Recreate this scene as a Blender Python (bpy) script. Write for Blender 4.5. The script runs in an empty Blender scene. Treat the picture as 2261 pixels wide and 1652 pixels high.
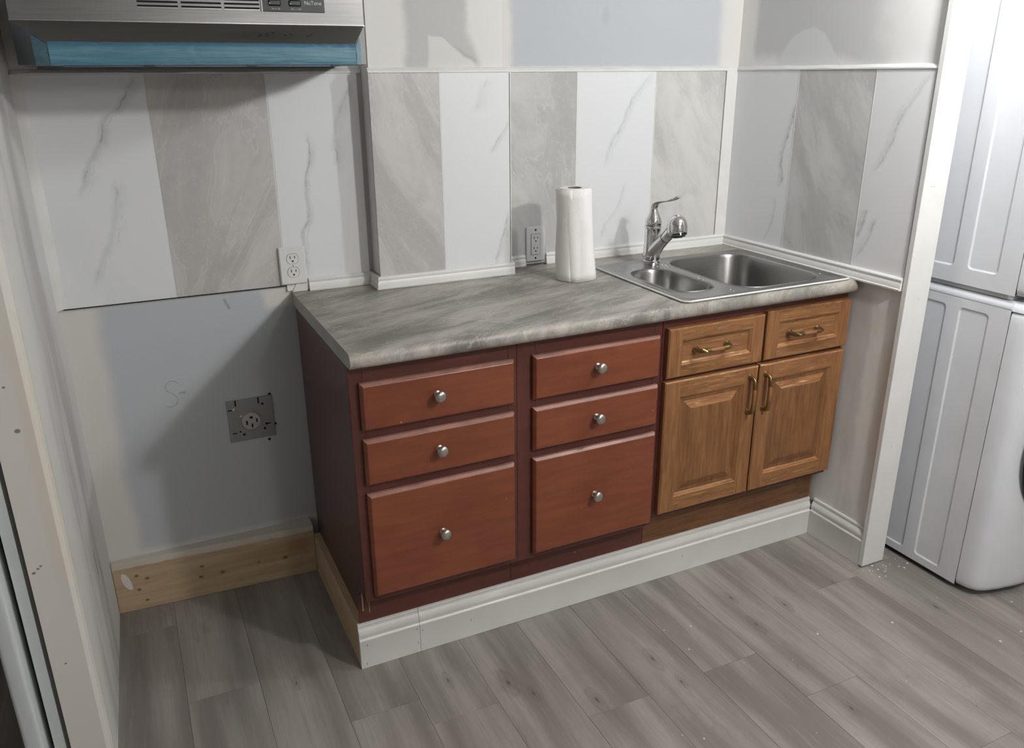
import bpy, bmesh, math, random
from mathutils import Vector, Matrix
random.seed(7)
PI = math.pi
S = bpy.context.scene
C = S.collection

# ------------------------------------------------------------------ camera
def make_camera():
    cd = bpy.data.cameras.new('camera'); co = bpy.data.objects.new('camera', cd); C.objects.link(co)
    yaw, pt, r = 0.4429, -0.3513, -0.0078
    fwd = Vector((math.sin(yaw)*math.cos(pt), math.cos(yaw)*math.cos(pt), math.sin(pt)))
    right = Vector((math.cos(yaw), -math.sin(yaw), 0)); up = right.cross(fwd)
    a = right*math.cos(r)+up*math.sin(r); b = -right*math.sin(r)+up*math.cos(r)
    m = Matrix((a, b, -fwd)).transposed().to_4x4(); m.translation = (-0.4233, -2.4069, 1.5306)
    co.matrix_world = m
    cd.sensor_width = 36; cd.sensor_fit = 'HORIZONTAL'; cd.lens = 36*1801.0/2261
    cd.clip_start = .02
    S.camera = co
make_camera()
# ------------------------------------------------------------------ world, exposure
w = bpy.data.worlds.new('world'); S.world = w; w.use_nodes = True
w.node_tree.nodes['Background'].inputs[0].default_value = (.8, .85, .9, 1)
w.node_tree.nodes['Background'].inputs[1].default_value = 0.15
S.view_settings.view_transform = 'Standard'; S.view_settings.look = 'None'
S.view_settings.gamma = 1; S.view_settings.use_curve_mapping = False
S.view_settings.exposure = 0.0
CEIL = 2.09
LAMPS = [  # x, y, globe radius, watts, colour
    (1.18, -2.25, 0.06, 64.0, (1, .99, .97)),
    (0.60, -3.80, 0.10, 24.0, (1, .985, .96)),  # unseen fill lamp, added behind the camera to lift the ambient light
    (1.42, -1.22, 0.05, 26.0, (.95, .975, 1))]

# ------------------------------------------------------------------ node helpers
class N:
    """tiny expression wrapper over shader math nodes"""
    def __init__(s, nt, out): s.nt = nt; s.o = out
    def _m(s, op, *a, clamp=False):
        n = s.nt.nodes.new('ShaderNodeMath'); n.operation = op; n.use_clamp = clamp
        for i, v in enumerate((s,)+a):
            if isinstance(v, N): s.nt.links.new(v.o, n.inputs[i])
            else: n.inputs[i].default_value = v
        return N(s.nt, n.outputs[0])
    def __add__(s, b): return s._m('ADD', b)
    def __sub__(s, b): return s._m('SUBTRACT', b)
    def __mul__(s, b): return s._m('MULTIPLY', b)
    def __truediv__(s, b): return s._m('DIVIDE', b)
    __radd__ = __add__; __rmul__ = __mul__
    def __rsub__(s, b): return (s*-1.0)+b
    def abs(s): return s._m('ABSOLUTE')
    def pow(s, p): return s._m('POWER', p)
    def min(s, b): return s._m('MINIMUM', b)
    def max(s, b): return s._m('MAXIMUM', b)
    def clamp(s): return s._m('ADD', 0.0, clamp=True)
    def smooth(s, a, b, lo=0.0, hi=1.0):
        n = s.nt.nodes.new('ShaderNodeMapRange'); n.interpolation_type = 'SMOOTHSTEP'
        s.nt.links.new(s.o, n.inputs[0])
        for i, v in zip((1, 2, 3, 4), (a, b, lo, hi)): n.inputs[i].default_value = v
        return N(s.nt, n.outputs[0])
    def curve(s, pts):
        n = s.nt.nodes.new('ShaderNodeFloatCurve'); c = n.mapping.curves[0]
        for i, p in enumerate(pts):
            if i == 0: c.points[0].location = p
            elif i == len(pts)-1: c.points[-1].location = p
            else: c.points.new(*p)
        for p in c.points: p.handle_type = 'AUTO_CLAMPED'
        n.mapping.update(); s.nt.links.new(s.o, n.inputs[1])
        return N(s.nt, n.outputs[0])

class Mat:
    def __init__(s, name, rough=.6, metal=0.0, spec=.5):
        m = bpy.data.materials.new(name); m.use_nodes = True; s.m = m; s.nt = m.node_tree
        s.b = s.nt.nodes['Principled BSDF']
        s.b.inputs['Roughness'].default_value = rough; s.b.inputs['Metallic'].default_value = metal
        s.b.inputs['Specular IOR Level'].default_value = spec
        s._sep = {}
    def coord(s, kind='pos'):
        if kind not in s._sep:
            if kind == 'pos': o = s.nt.nodes.new('ShaderNodeNewGeometry').outputs['Position']
            else: o = s.nt.nodes.new('ShaderNodeTexCoord').outputs['Object']
            q = s.nt.nodes.new('ShaderNodeSeparateXYZ'); s.nt.links.new(o, q.inputs[0])
            s._sep[kind] = (N(s.nt, q.outputs[0]), N(s.nt, q.outputs[1]), N(s.nt, q.outputs[2]))
        return s._sep[kind]
    def vec(s, x, y, z):
        n = s.nt.nodes.new('ShaderNodeCombineXYZ')
        for i, v in enumerate((x, y, z)):
            if isinstance(v, N): s.nt.links.new(v.o, n.inputs[i])
            else: n.inputs[i].default_value = v
        return n.outputs[0]
    def noise(s, v, scale=5, detail=4, rough=.55, dist=0):
        n = s.nt.nodes.new('ShaderNodeTexNoise'); s.nt.links.new(v, n.inputs['Vector'])
        n.inputs['Scale'].default_value = scale; n.inputs['Detail'].default_value = detail
        n.inputs['Roughness'].default_value = rough; n.inputs['Distortion'].default_value = dist
        return N(s.nt, n.outputs[0])
    def voro(s, v, scale=5, feature='F1'):
        n = s.nt.nodes.new('ShaderNodeTexVoronoi'); n.feature = feature; s.nt.links.new(v, n.inputs['Vector'])
        n.inputs['Scale'].default_value = scale
        return N(s.nt, n.outputs['Distance'])
    def rnd(s):
        if not hasattr(s, '_r'): s._r = N(s.nt, s.nt.nodes.new('ShaderNodeObjectInfo').outputs['Random'])
        return s._r
    def mix(s, f, a, b):
        n = s.nt.nodes.new('ShaderNodeMix'); n.data_type = 'RGBA'
        if isinstance(f, N): s.nt.links.new(f.o, n.inputs[0])
        else: n.inputs[0].default_value = f
        for i, v in ((6, a), (7, b)):
            if isinstance(v, tuple): n.inputs[i].default_value = (*v, 1)
            else: s.nt.links.new(v, n.inputs[i])
        return n.outputs[2]
    def color(s, c):
        if isinstance(c, tuple): s.b.inputs['Base Color'].default_value = (*c, 1)
        else: s.nt.links.new(c, s.b.inputs['Base Color'])
        return s
    def rough(s, v): s.nt.links.new(v.o, s.b.inputs['Roughness']); return s
    def bump(s, h, strength=.3, dist=.002):
        n = s.nt.nodes.new('ShaderNodeBump'); s.nt.links.new(h.o, n.inputs['Height'])
        n.inputs['Strength'].default_value = strength; n.inputs['Distance'].default_value = dist
        s.nt.links.new(n.outputs[0], s.b.inputs['Normal']); return s

def plain(name, col, rough=.6, metal=0., var=.0, spec=.5):
    M = Mat(name, rough, metal, spec)
    x, y, z = M.coord()
    n = M.noise(M.vec(x, y, z), 9, 3)
    k = tuple(c*(1-max(var, .04)) for c in col)
    M.color(M.mix(n.smooth(.35, .65), col, k))
    return M.m

# ------------------------------------------------------------------ mesh helpers
def fin(name, bm, mat, parent=None, smooth=False, bevel=0, seg=2, angle=35):
    me = bpy.data.meshes.new(name)
    bmesh.ops.recalc_face_normals(bm, faces=bm.faces)
    if parent is not None:
        off = parent.matrix_world.translation if parent.parent is None else world_loc(parent)
        bmesh.ops.translate(bm, verts=bm.verts, vec=-Vector(off))
    bm.to_mesh(me); bm.free()
    if smooth:
        for p in me.polygons: p.use_smooth = True
        try: me.set_sharp_from_angle(angle=math.radians(angle))
        except Exception: pass
    for m in (mat if isinstance(mat, (list, tuple)) else [mat]): me.materials.append(m)
    o = bpy.data.objects.new(name, me); C.objects.link(o)
    if parent is not None: o.parent = parent
    if bevel:
        b = o.modifiers.new('bevel', 'BEVEL'); b.width = bevel; b.segments = seg
        b.limit_method = 'ANGLE'; b.angle_limit = math.radians(28 if seg == 1 else 40)
        if seg > 1:
            for p in me.polygons: p.use_smooth = True
            me.set_sharp_from_angle(angle=math.radians(25))
    return o
def world_loc(o):
    v = Vector((0, 0, 0))
    while o is not None: v += o.location; o = o.parent
    return v
def box(bm, x0, x1, y0, y1, z0, z1, mi=0):
    vs = [bm.verts.new((x, y, z)) for x in (x0, x1) for y in (y0, y1) for z in (z0, z1)]
    for q in ((0, 1, 3, 2), (4, 6, 7, 5), (0, 4, 5, 1), (2, 3, 7, 6), (0, 2, 6, 4), (1, 5, 7, 3)):
        f = bm.faces.new([vs[i] for i in q]); f.material_index = mi
    return vs
def bx(*a): bm = bmesh.new(); box(bm, *a); return bm
def prism(bm, pts, axis, a, b, mi=0):
    """extrude closed 2-D outline along axis ('x': pts are y,z; 'y': x,z; 'z': x,y)"""
    def P(p, t):
        return {'x': (t, p[0], p[1]), 'y': (p[0], t, p[1]), 'z': (p[0], p[1], t)}[axis]
    A = [bm.verts.new(P(p, a)) for p in pts]; B = [bm.verts.new(P(p, b)) for p in pts]
    n = len(pts)
    for i in range(n):
        f = bm.faces.new((A[i], A[(i+1) % n], B[(i+1) % n], B[i])); f.material_index = mi
    bm.faces.new(A[::-1]).material_index = mi; bm.faces.new(B).material_index = mi
def loft(bm, rings, cap=True, mi=0):
    R = [[bm.verts.new(p) for p in r] for r in rings]
    for a, b in zip(R, R[1:]):
        n = len(a)
        for i in range(n):
            f = bm.faces.new((a[i], a[(i+1) % n], b[(i+1) % n], b[i])); f.material_index = mi
    if cap:
        bm.faces.new(R[0][::-1]).material_index = mi; bm.faces.new(R[-1]).material_index = mi
    return R
def lathe(bm, prof, org=(0, 0, 0), ax=(0, 0, 1), n=28, mi=0, cap=True):
    ax = Vector(ax).normalized(); u = ax.orthogonal().normalized(); v = ax.cross(u); o = Vector(org)
    loft(bm, [[o+ax*h+(u*math.cos(t)+v*math.sin(t))*r for t in [2*PI*i/n for i in range(n)]] for r, h in prof], cap, mi)
def tube(bm, pts, rad, n=12, mi=0, flat=None):
    """pts list of points, rad list; flat = (list) second radius for an elliptical section"""
    pts = [Vector(p) for p in pts]; rings = []
    for i, p in enumerate(pts):
        d = (pts[min(i+1, len(pts)-1)]-pts[max(i-1, 0)]).normalized()
        side = Vector((1, 0, 0)) if abs(d.x) < .9 else Vector((0, 0, 1))
        v = d.cross(side).normalized(); u = v.cross(d).normalized()
        r = rad[i] if isinstance(rad, (list, tuple)) else rad
        r2 = flat[i] if flat else r
        rings.append([p+u*math.cos(t)*r+v*math.sin(t)*r2 for t in [2*PI*k/n for k in range(n)]])
    loft(bm, rings, True, mi)
def rrect(x0, x1, y0, y1, r, k=6):
    out = []
    for cx, cy, a in ((x1-r, y1-r, 0), (x0+r, y1-r, PI/2), (x0+r, y0+r, PI), (x1-r, y0+r, 1.5*PI)):
        for i in range(k+1):
            t = a+PI/2*i/k; out.append((cx+r*math.cos(t), cy+r*math.sin(t)))
    return out
def tag(o, label, cat, group=None, kind=None):
    if label: o['label'] = label
    if cat: o['category'] = cat
    if group: o['group'] = group
    if kind: o['kind'] = kind
    return o
def thing(name, loc, label, cat, group=None):
    o = bpy.data.objects.new(name, None); C.objects.link(o); o.location = loc
    o.empty_display_size = .05
    bpy.context.view_layer.update()
    return tag(o, label, cat, group)
def struct(name, bm, mat, label=None, **k):
    o = fin(name, bm, mat, None, **k); o['kind'] = 'structure'
    if label: o['label'] = label
    return o
def text_mesh(name, body, size, mat, parent, loc, rot, depth=.0003, align='CENTER'):
    cu = bpy.data.curves.new(name, 'FONT'); cu.body = body; cu.size = size; cu.extrude = depth
    cu.align_x = align; cu.align_y = 'CENTER'
    o = bpy.data.objects.new(name, cu); C.objects.link(o)
    bpy.context.view_layer.update()
    me = bpy.data.meshes.new_from_object(o); bpy.data.objects.remove(o)
    me.materials.clear(); me.materials.append(mat)
    o = bpy.data.objects.new(name, me); C.objects.link(o); o.parent = parent
    o.location = Vector(loc)-world_loc(parent); o.rotation_euler = rot
    return o

# ------------------------------------------------------------------ materials
CREAM = (.66, .645, .615); MUD = (.70, .69, .665); BLUE = (.475, .50, .53); PAPER = (.50, .495, .49)

def wall_back_mat():
    M = Mat('plastered drywall', .75); x, y, z = M.coord()
    v = M.vec(x, y, z)
    n1 = M.noise(v, 6, 5)-.5; n2 = M.noise(v, 30, 4)-.5
    # lower field behind the range: blue grey board inside cream joint compound
    lo = (x+n1*.06).smooth(-.545, -.50)*(z+n1*.03).smooth(.965, .93)
    patch = (x+n1*.1).smooth(-.10, -.06)*(z+n1*.05).smooth(.88, .905)
    lo = lo*(1-patch)*(x.smooth(.05, .10, 1, 0))*((z+n1*.02).smooth(.17, .20))
    up = (x+n1*.05+n2*.01).smooth(.715, .742)*(x+n1*.09).smooth(1.555, 1.50)*(z+n1*.02).smooth(1.545, 1.56)
    base = M.mix((lo+up).clamp(), CREAM, BLUE)
    dx = (x-1.062)/.018; dz = (z-1.705)/.035
    blot = (dx*dx+dz*dz+n1*.8).smooth(1.0, .3)*.22
    base = M.mix(blot, base, (.30, .33, .36))
    soft = M.noise(v, 2.2, 3).smooth(.3, .7)
    base = M.mix(soft*.12, base, (.50, .50, .50))
    M.color(base); M.bump(n2+n1*1.5, .12, .002); return M.m
def wall_center_mat():
    M = Mat('patched column plaster', .75); x, y, z = M.coord(); v = M.vec(x, y, z)
    n1 = M.noise(v, 9, 5)-.5; n2 = M.noise(v, 40, 5)-.5
    xr = x-(z.smooth(1.66, 1.56)*.035)
    pap = (x+n1*.04).smooth(.348, .378)*(xr+n1*.04+n2*.01).smooth(.565, .535)*(z+n1*.01).smooth(1.551, 1.556)
    edge = (z*1.0+(x-.435).abs()*.1+((x-.47).max(0.0))*.55+n1*.035+n2*.015)
    blob = edge.smooth(1.640, 1.634)*(x+n1*.03).smooth(.425, .437)*(x+n1*.02).smooth(.585, .57)
    col = M.mix(pap, MUD, (.50, .495, .48))
    col = M.mix(blob*.9, col, (.66, .655, .63))
    dark = (edge-1.637).abs().smooth(.012, .0)*(x.smooth(.50, .53))*(x.smooth(.58, .57))
    col = M.mix(dark*.45, col, (.30, .30, .29))
    M.color(col); M.bump(n2+n1, .12, .002); return M.m
def wall_right_mat():
    M = Mat('patched right wall plaster', .75); x, y, z = M.coord(); v = M.vec(x, y, z)
    n1 = M.noise(v, 8, 5)-.5; n2 = M.noise(v, 35, 5)-.5
    up = (z).smooth(1.545, 1.555)
    pap = (y+n1*.03).smooth(-.055, -.085)*((y+n1*.2).smooth(-.70, -.52))*(z+n1*.05+(y+.45).min(0.0)*-.35).smooth(1.552, 1.60)*up
    col = M.mix(pap*.8, (.80, .79, .77), (.55, .55, .545))
    r = ((y+.315)*(y+.315))*5.2+((z-1.55)*.92)
    blob = (r+n1*.05+n2*.02).smooth(.108, .098)*up
    col = M.mix(blob*.8, col, (.72, .72, .71))
    # below the counter: scraped grey streaks running down the wall
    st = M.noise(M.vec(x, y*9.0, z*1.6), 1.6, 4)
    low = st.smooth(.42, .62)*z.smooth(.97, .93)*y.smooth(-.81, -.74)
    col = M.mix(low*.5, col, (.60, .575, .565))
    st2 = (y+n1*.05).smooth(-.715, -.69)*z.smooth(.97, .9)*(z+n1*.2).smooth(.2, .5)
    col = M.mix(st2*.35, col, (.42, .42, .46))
    M.color(col); M.bump(n2+n1, .12, .002); return M.m
def wall_left_mat():
    M = Mat('left wall joint compound', .7); x, y, z = M.coord(); v = M.vec(x, y, z)
    n1 = M.noise(v, 7, 4)-.5
    st = M.noise(M.vec(x, y*3.6, z*.6), 1.8, 3)
    g = st.smooth(.40, .62)*(y+n1*.15).smooth(-.04, -.2)*(y+n1*.1).smooth(-.62, -.5)
    col = M.mix(g*.62, MUD, (.40, .385, .38))
    # two thin gouges
    for (cy, cz, w, h) in ((-.295, .345, .007, .060), (-.225, .285, .004, .045)):
        dy = (y-cy+(z-cz)*.15)/w; dz = (z-cz)/h
        col = M.mix((dy*dy+dz*dz+n1).smooth(1.2, .4)*.8, col, (.12, .12, .12))
    M.color(col); M.bump(n1+st*.6, .15, .004); return M.m
def wall_end_mat():
    M = Mat('painted wall end', .5); x, y, z = M.coord(); v = M.vec(x, y, z)
    n1 = M.noise(v, 14, 4)-.5
    yl = (x+n1*.03).smooth(-.672, -.655)*z.smooth(1.2, 1.0)*z.smooth(.4, .6)
    col = M.mix(yl*.35, (.72, .69, .64), (.66, .62, .50))
    for cx, cz, r in ((-.673, .880, .006), (-.703, .562, .004), (-.694, .570, .003), (-.688, .575, .003), (-.679, .973, .003), (-.685, .325, .003)):
        dx = (x-cx)/r; dz = (z-cz)/(r*.8)
        col = M.mix((dx*dx+dz*dz+n1*1.5).smooth(1.2, .5)*.8, col, (.12, .11, .08))
    M.color(col); M.bump(n1, .1, .002); return M.m

def vein(M, h, z, pts, w, strength, nz, fine):
    """vein whose horizontal position follows pts [(z, h)...] (top to bottom)"""
    pts = sorted(pts); z0, z1 = pts[0][0], pts[-1][0]
    hs = [p[1] for p in pts]; a, b = min(hs)-.02, max(hs)+.02
    t = (z-z0)/(z1-z0)
    c = t.curve([((p[0]-z0)/(z1-z0), (p[1]-a)/(b-a)) for p in pts])*(b-a)+a
    d = (h+nz*.035+fine*.020-c)
    ad = d.abs()
    brk = M.noise(M.vec(h, strength*9.0, z), 22, 4, .65)
    fade = t.smooth(-.06, .12)*t.smooth(1.06, .88)
    core = ad.smooth(w*.9, w*.1)*brk.smooth(.42, .62)
    halo = d.smooth(-w*1.5, 0.0)*d.smooth(w*6, 0.0)*.42*brk.smooth(.36, .60)
    d2 = (d-w*2.6+nz*.03).abs()
    halo2 = (ad.smooth(w*2.6, 0.0)*.40).max(d2.smooth(w*.6, 0.0)*brk.smooth(.50, .40)*.45)
    return (core.max(halo.max(halo2))*fade*strength)
def white_tile(name, axis, veins, seed=0.0, tint=(.735, .748, .758)):
    M = Mat(name, .42, spec=.35); x, y, z = M.coord(); h = x if axis == 'x' else y
    v = M.vec(x+seed, y, z)
    nz = M.noise(v, 7, 3)-.5; fine = M.noise(v, 38, 5)-.5
    tot = None
    for pts, wd, st in veins:
        k = vein(M, h, z, pts, wd, st, nz, fine); tot = k if tot is None else tot.max(k)
    dia = M.noise(M.vec((h+z*.45)*3.0, seed*3+2, (z-h*.4)*1.0), 1.5, 5)
    cloud = dia.smooth(.52, .72)*.16
    col = M.mix(cloud, tint, (.55, .575, .60))
    if tot is not None: col = M.mix(tot, col, (.20, .225, .26))
    M.color(col); return M.m
def grey_tile(name, axis, seed, slope=-.5, base=(.52, .51, .495)):
    M = Mat(name, .45, spec=.35); x, y, z = M.coord(); h = x if axis == 'x' else y
    a = h+z*slope*-1.0+seed
    v = M.vec(a*1.0+seed, seed*1.7, z)
    st = M.noise(M.vec(a*2.6, seed*2.1, z*.9), 2.3, 6, .62, .6)
    cl = M.noise(v, 9, 6, .65)
    fine = M.noise(v, 60, 5, .7)
    col = M.mix(st.smooth(.38, .66), tuple(c*.86 for c in base), tuple(c*1.12 for c in base))
    col = M.mix(cl.smooth(.52, .75)*.45, col, (.37, .36, .345))
    col = M.mix(((st-.5).abs()).smooth(.012, .0)*.35, col, (.66, .655, .64))
    col = M.mix(((cl-.47).abs()).smooth(.012, .0)*.22, col, (.68, .67, .655))
    col = M.mix(fine.smooth(.5, .75)*.18, col, (.62, .61, .60))
    M.color(col); return M.m

def counter_mat():
    M = Mat('laminate stone counter', .42, spec=.4); x, y, z = M.coord()
    v = M.vec(x, y, z)
    wob = M.noise(v, 3.0, 3)-.5
    a = x*.93+y*.36; b = y*.93-x*.36
    st = M.noise(M.vec(a*.8, b*3.4, z), 3.4, 8, .7, .5)
    cl = M.noise(M.vec(a*1.0+4, b*4.0, z*1.0), 9, 7, .72)
    gr = M.noise(v, 120, 4, .7)
    col = M.mix(st.smooth(.36, .66), (.170, .156, .139), (.42, .392, .348))
    col = M.mix(cl.smooth(.5, .78)*.5, col, (.40, .38, .335))
    col = M.mix((cl).smooth(.46, .34)*.4, col, (.13, .12, .108))
    r1 = M.noise(M.vec(a*1.6+9, b*3.4, z), 2.2, 6, .6, .5)
    col = M.mix((r1-.5).abs().smooth(.008, .0)*.38, col, (.56, .54, .47))
    r2 = M.noise(M.vec(x*2.6+3, y*2.0+x*1.4, z*2), 2.6, 5, .6, .3)
    col = M.mix((r2-.52).abs().smooth(.005, .0)*.22, col, (.60, .58, .52))
    # the long pale vein across the left half
    d = (y+.19+x*.885+wob*.02).abs()
    col = M.mix(d.smooth(.0035, .0008)*x.smooth(.06, .2)*x.smooth(.52, .4)*.55, col, (.60, .58, .52))
    col = M.mix(gr.smooth(.6, .78)*.3, col, (.50, .48, .43))
    # small plaster specks
    sp = M.voro(v, 26)
    col = M.mix(sp.smooth(.05, .03)*.8, col, (.75, .74, .71))
    M.color(col); M.bump(gr, .05, .001)
    M.rough((cl.smooth(.3, .7)*.12)+.38); return M.m
def cherry_mat(name, a=(.150, .040, .019), b=(.225, .068, .030), rough=.36, wear=True):
    M = Mat(name, rough, spec=.45); x, y, z = M.coord('obj')
    X, Y, Z = M.coord()
    g = M.noise(M.vec(X*1.3, Y, Z*9.0), 5, 6, .6, .3)
    fine = M.noise(M.vec(X*4, Y, Z*70.0), 5, 4, .6)
    cl = M.noise(M.vec(X, Y, Z), 3.2, 3)
    col = M.mix(g.smooth(.3, .7)*.6+cl.smooth(.35, .65)*.4, a, b)
    col = M.mix(fine.smooth(.5, .8)*.25, col, tuple(c*.7 for c in a))
    if wear:
        v = M.vec(X, Y, Z)
        sp = M.voro(v, 17); n = M.noise(v, 6, 2)
        col = M.mix(sp.smooth(.042, .025)*n.smooth(.5, .6)*.85, col, (.62, .50, .42))
    M.color(col); return M.m
def oak_mat(name, axis='z', lite=1.0, worn=0.0):
    M = Mat(name, .45, spec=.4); X, Y, Z = M.coord()
    r = M.rnd()*7.0
    if axis == 'z': g = (X*1.0, Y*1.0, Z*.10)
    else: g = (X*.10, Y*1.0, Z*1.0)
    ring = M.noise(M.vec(g[0]+r, g[1], g[2]), 62, 4, .6, .7)
    fl = M.noise(M.vec(g[0]*4+r, g[1]*4, g[2]*1.6), 60, 3, .7)
    cl = M.noise(M.vec(X+r, Y, Z), 5, 3)
    A = tuple(c*lite for c in (.165, .072, .029)); B = tuple(c*lite for c in (.30, .142, .054))
    col = M.mix(ring.smooth(.28, .72), A, B)
    col = M.mix(fl.smooth(.52, .72)*.55, col, tuple(c*lite for c in (.12, .047, .016)))
    col = M.mix(cl.smooth(.4, .7)*.3, col, tuple(c*lite for c in (.30, .135, .055)))
    if worn:
        s = M.noise(M.vec(g[0]*2.0, g[1], g[2]*3.0), 60, 4, .7)
        col = M.mix(s.smooth(.56, .66)*worn, col, (.58, .42, .22))
    M.color(col); M.bump(fl, .15, .0006); return M.m
def pine_mat():
    M = Mat('knotty pine board', .65); X, Y, Z = M.coord()
    g = M.noise(M.vec((X+Y)*.8, 0.0, Z*9.0), 5, 5, .6, .6)
    n = M.noise(M.vec(X, Y, Z), 18, 3)-.5
    col = M.mix(g.smooth(.3, .7), (.50, .385, .255), (.40, .29, .175))
    # darker brown heart band to the right
    hb = (Z+(X+.1)*-.08+n*.02).smooth(.06, .085)*(Z-(X+.1)*.06+n*.02).smooth(.14, .12)*X.smooth(-.30, -.16)*X.smooth(-.01, -.05)
    col = M.mix(hb*.5, col, (.34, .20, .09))
    for kx, kz, r in ((-.55, .119, .005), (-.522, .104, .005), (-.549, .07, .005), (-.532, .029, .005), (-.365, .105, .005), (-.372, .069, .006),
                      (-.308, .07, .007), (-.154, .155, .005), (-.198, .078, .004), (-.116, .075, .007)):
        dx = (X-kx)/(r*1.1); dz = (Z-kz)/(r*.8)
        d = dx*dx+dz*dz+n*1.2
        col = M.mix(d.smooth(2.2, .2)*.85, col, (.13, .075, .03))
    # joint compound smeared along the top of the board and a patch by the corner
    top = (Z+n*.012).smooth(.148, .155)
    col = M.mix(top*.85, col, (.62, .58, .53))
    dx = (X+.578+(Z-.105)*.25)/.012; dz = (Z-.105)/.03
    col = M.mix((dx*dx+dz*dz+n*2).smooth(1.1, .9)*Y.smooth(-.09, -.07), col, (.72, .69, .64))
    M.color(col); M.bump(n, .15, .002); return M.m
KNOTS = [(0.320, -0.800, 0.022), (0.363, -0.865, 0.014), (0.501, -0.958, 0.020), (0.723, -0.892, 0.020), (0.740, -1.001, 0.012), (1.084, -0.901, 0.018), (1.228, -0.862, 0.016), (1.103, -0.765, 0.014), (1.632, -1.074, 0.016), (1.071, -1.271, 0.014), (1.451, -0.838, 0.010), (-0.193, -0.553, 0.012), (0.178, -0.721, 0.014)]
def floor_mat():
    M = Mat('grey oak vinyl plank', .5, spec=.35); X, Y, Z = M.coord(); r = M.rnd()
    ox = X+r*13.0; oy = Y+r*29.0
    bend = (M.noise(M.vec(ox*1.2, oy*.7, 0.0), 2.2, 2)-.5)
    gx = ox+bend*.045
    st = M.noise(M.vec(gx*2.2, oy*.22, 0.0), 5.0, 2, .5, .1)
    cath = M.noise(M.vec(gx*1.0, oy*.22, 2.0), 9, 2, .5, 1.0)
    grain = M.noise(M.vec(gx*16.0, oy*.8, 0.0), 7.0, 5, .65)
    pores = M.noise(M.vec(gx*34.0, oy*1.6, 0.0), 8.0, 3, .7)
    blot = M.noise(M.vec(ox, oy*.6, 4.0), 4.5, 4, .6)
    col = M.mix(st.smooth(.32, .68), (.185, .165, .150), (.335, .31, .285))
    col = M.mix(blot.smooth(.50, .72)*.5, col, (.17, .150, .142))
    ring = ((cath*11.0)._m('FRACT')-.5).abs().smooth(.07, .0)
    col = M.mix(ring*blot.smooth(.45, .65)*.35, col, (.15, .13, .12))
    col = M.mix(grain.smooth(.45, .72)*.35, col, (.175, .155, .142))
    col = M.mix(grain.smooth(.46, .3)*.22, col, (.40, .375, .345))
    col = M.mix(pores.smooth(.62, .75)*.30, col, (.12, .105, .095))
    kv = M.voro(M.vec(ox*1.0, oy*.55, 1.0), 3.1)
    kn = kv+(M.noise(M.vec(ox, oy*.5, 0.0), 20, 3)-.5)*.07
    col = M.mix(kn.smooth(.13, .015)*.8, col, (.10, .085, .075))
    col = M.mix((kn-.10).abs().smooth(.012, .0)*.4, col, (.12, .10, .09))
    kz = (M.noise(M.vec(X, Y, 0.0), 26, 3)-.5)
    for kx, ky, kr in KNOTS:
        dx = (X-kx)/(kr*.55); dy = (Y-ky)/(kr*1.5)
        dd = (dx*dx+dy*dy)._m('SQRT')+kz*.9
        col = M.mix(dd.smooth(2.2, .1)*.45, col, (.12, .105, .095))
        col = M.mix(dd.smooth(.55, .1)*.8, col, (.06, .05, .045))
        col = M.mix((dd-1.5).abs().smooth(.30, .0)*.22, col, (.10, .088, .08))
    tone = r.smooth(0, 1, 0.0, .10)
    col = M.mix(tone, col, (.22, .205, .19))
    sp = M.voro(M.vec(X, Y, 0.0), 15)
    col = M.mix(sp.smooth(.026, .018)*M.noise(M.vec(X, Y, 0.0), 3, 2).smooth(.5, .6), col, (.65, .64, .61))
    M.color(col); M.bump(grain+pores*.5, .12, .0008)
    M.rough((grain.smooth(.3, .7)*.12)+.44); return M.m
def brushed(name, col=(.52, .52, .51), rough=.30, axis='x', amount=.1):
    M = Mat(name, rough, 1.0); X, Y, Z = M.coord()
    s = {'x': (X*.6, Y*40.0, Z*40.0), 'z': (X*30.0, Y*30.0, Z*.6)}[axis]
    n = M.noise(M.vec(*s), 14, 3, .6)
    M.color(M.mix(n.smooth(.3, .7), col, tuple(c*.88 for c in col)))
    M.rough((n*amount)+(rough-amount/2)); M.bump(n, .06, .0004)
    return M.m
def hood_mat():
    M = Mat('brushed steel with residue', .34, .85); X, Y, Z = M.coord()
    n = M.noise(M.vec(X*.6, Y*40.0, Z*40.0), 14, 3, .6); c = M.noise(M.vec(X, Y, Z*2.0), 9, 5)
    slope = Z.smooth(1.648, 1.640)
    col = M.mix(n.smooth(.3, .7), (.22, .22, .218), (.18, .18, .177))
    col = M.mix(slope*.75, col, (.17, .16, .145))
    dx = (X+.07)/.10; dy = (Y+.37)/.035
    col = M.mix((dx*dx+dy*dy+(c-.5)*2.0).smooth(1.2, .1)*slope*.55, col, (.12, .11, .10))
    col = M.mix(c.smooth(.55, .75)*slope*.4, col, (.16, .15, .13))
    for hx, hy in ((-.075, -.36), (-.06, -.352), (-.045, -.345), (-.062, -.368), (-.02, -.362), (-.006, -.355), (.03, -.365), (.04, -.358), (-.08, -.372)):
        a = (X-hx)/.004; b = (Y-hy)/.006
        col = M.mix((a*a+b*b).smooth(1.2, .6)*slope*.8, col, (.05, .045, .04))
    M.color(col); M.rough(slope*.25+.30+n*.08); return M.m
def film_mat():
    M = Mat('blue protective film', .34, .0, .5); X, Y, Z = M.coord()
    n = M.noise(M.vec(X*1.0, Y*4.0, Z*16.0), 7, 5, .6, .8)
    col = M.mix(n.smooth(.35, .65), (.055, .165, .23), (.10, .235, .30))
    col = M.mix((Z+(n-.5)*.012).smooth(1.586, 1.596)*.6, col, (.05, .15, .24))
    M.color(col); M.bump(n, .35, .003); return M.m

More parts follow.
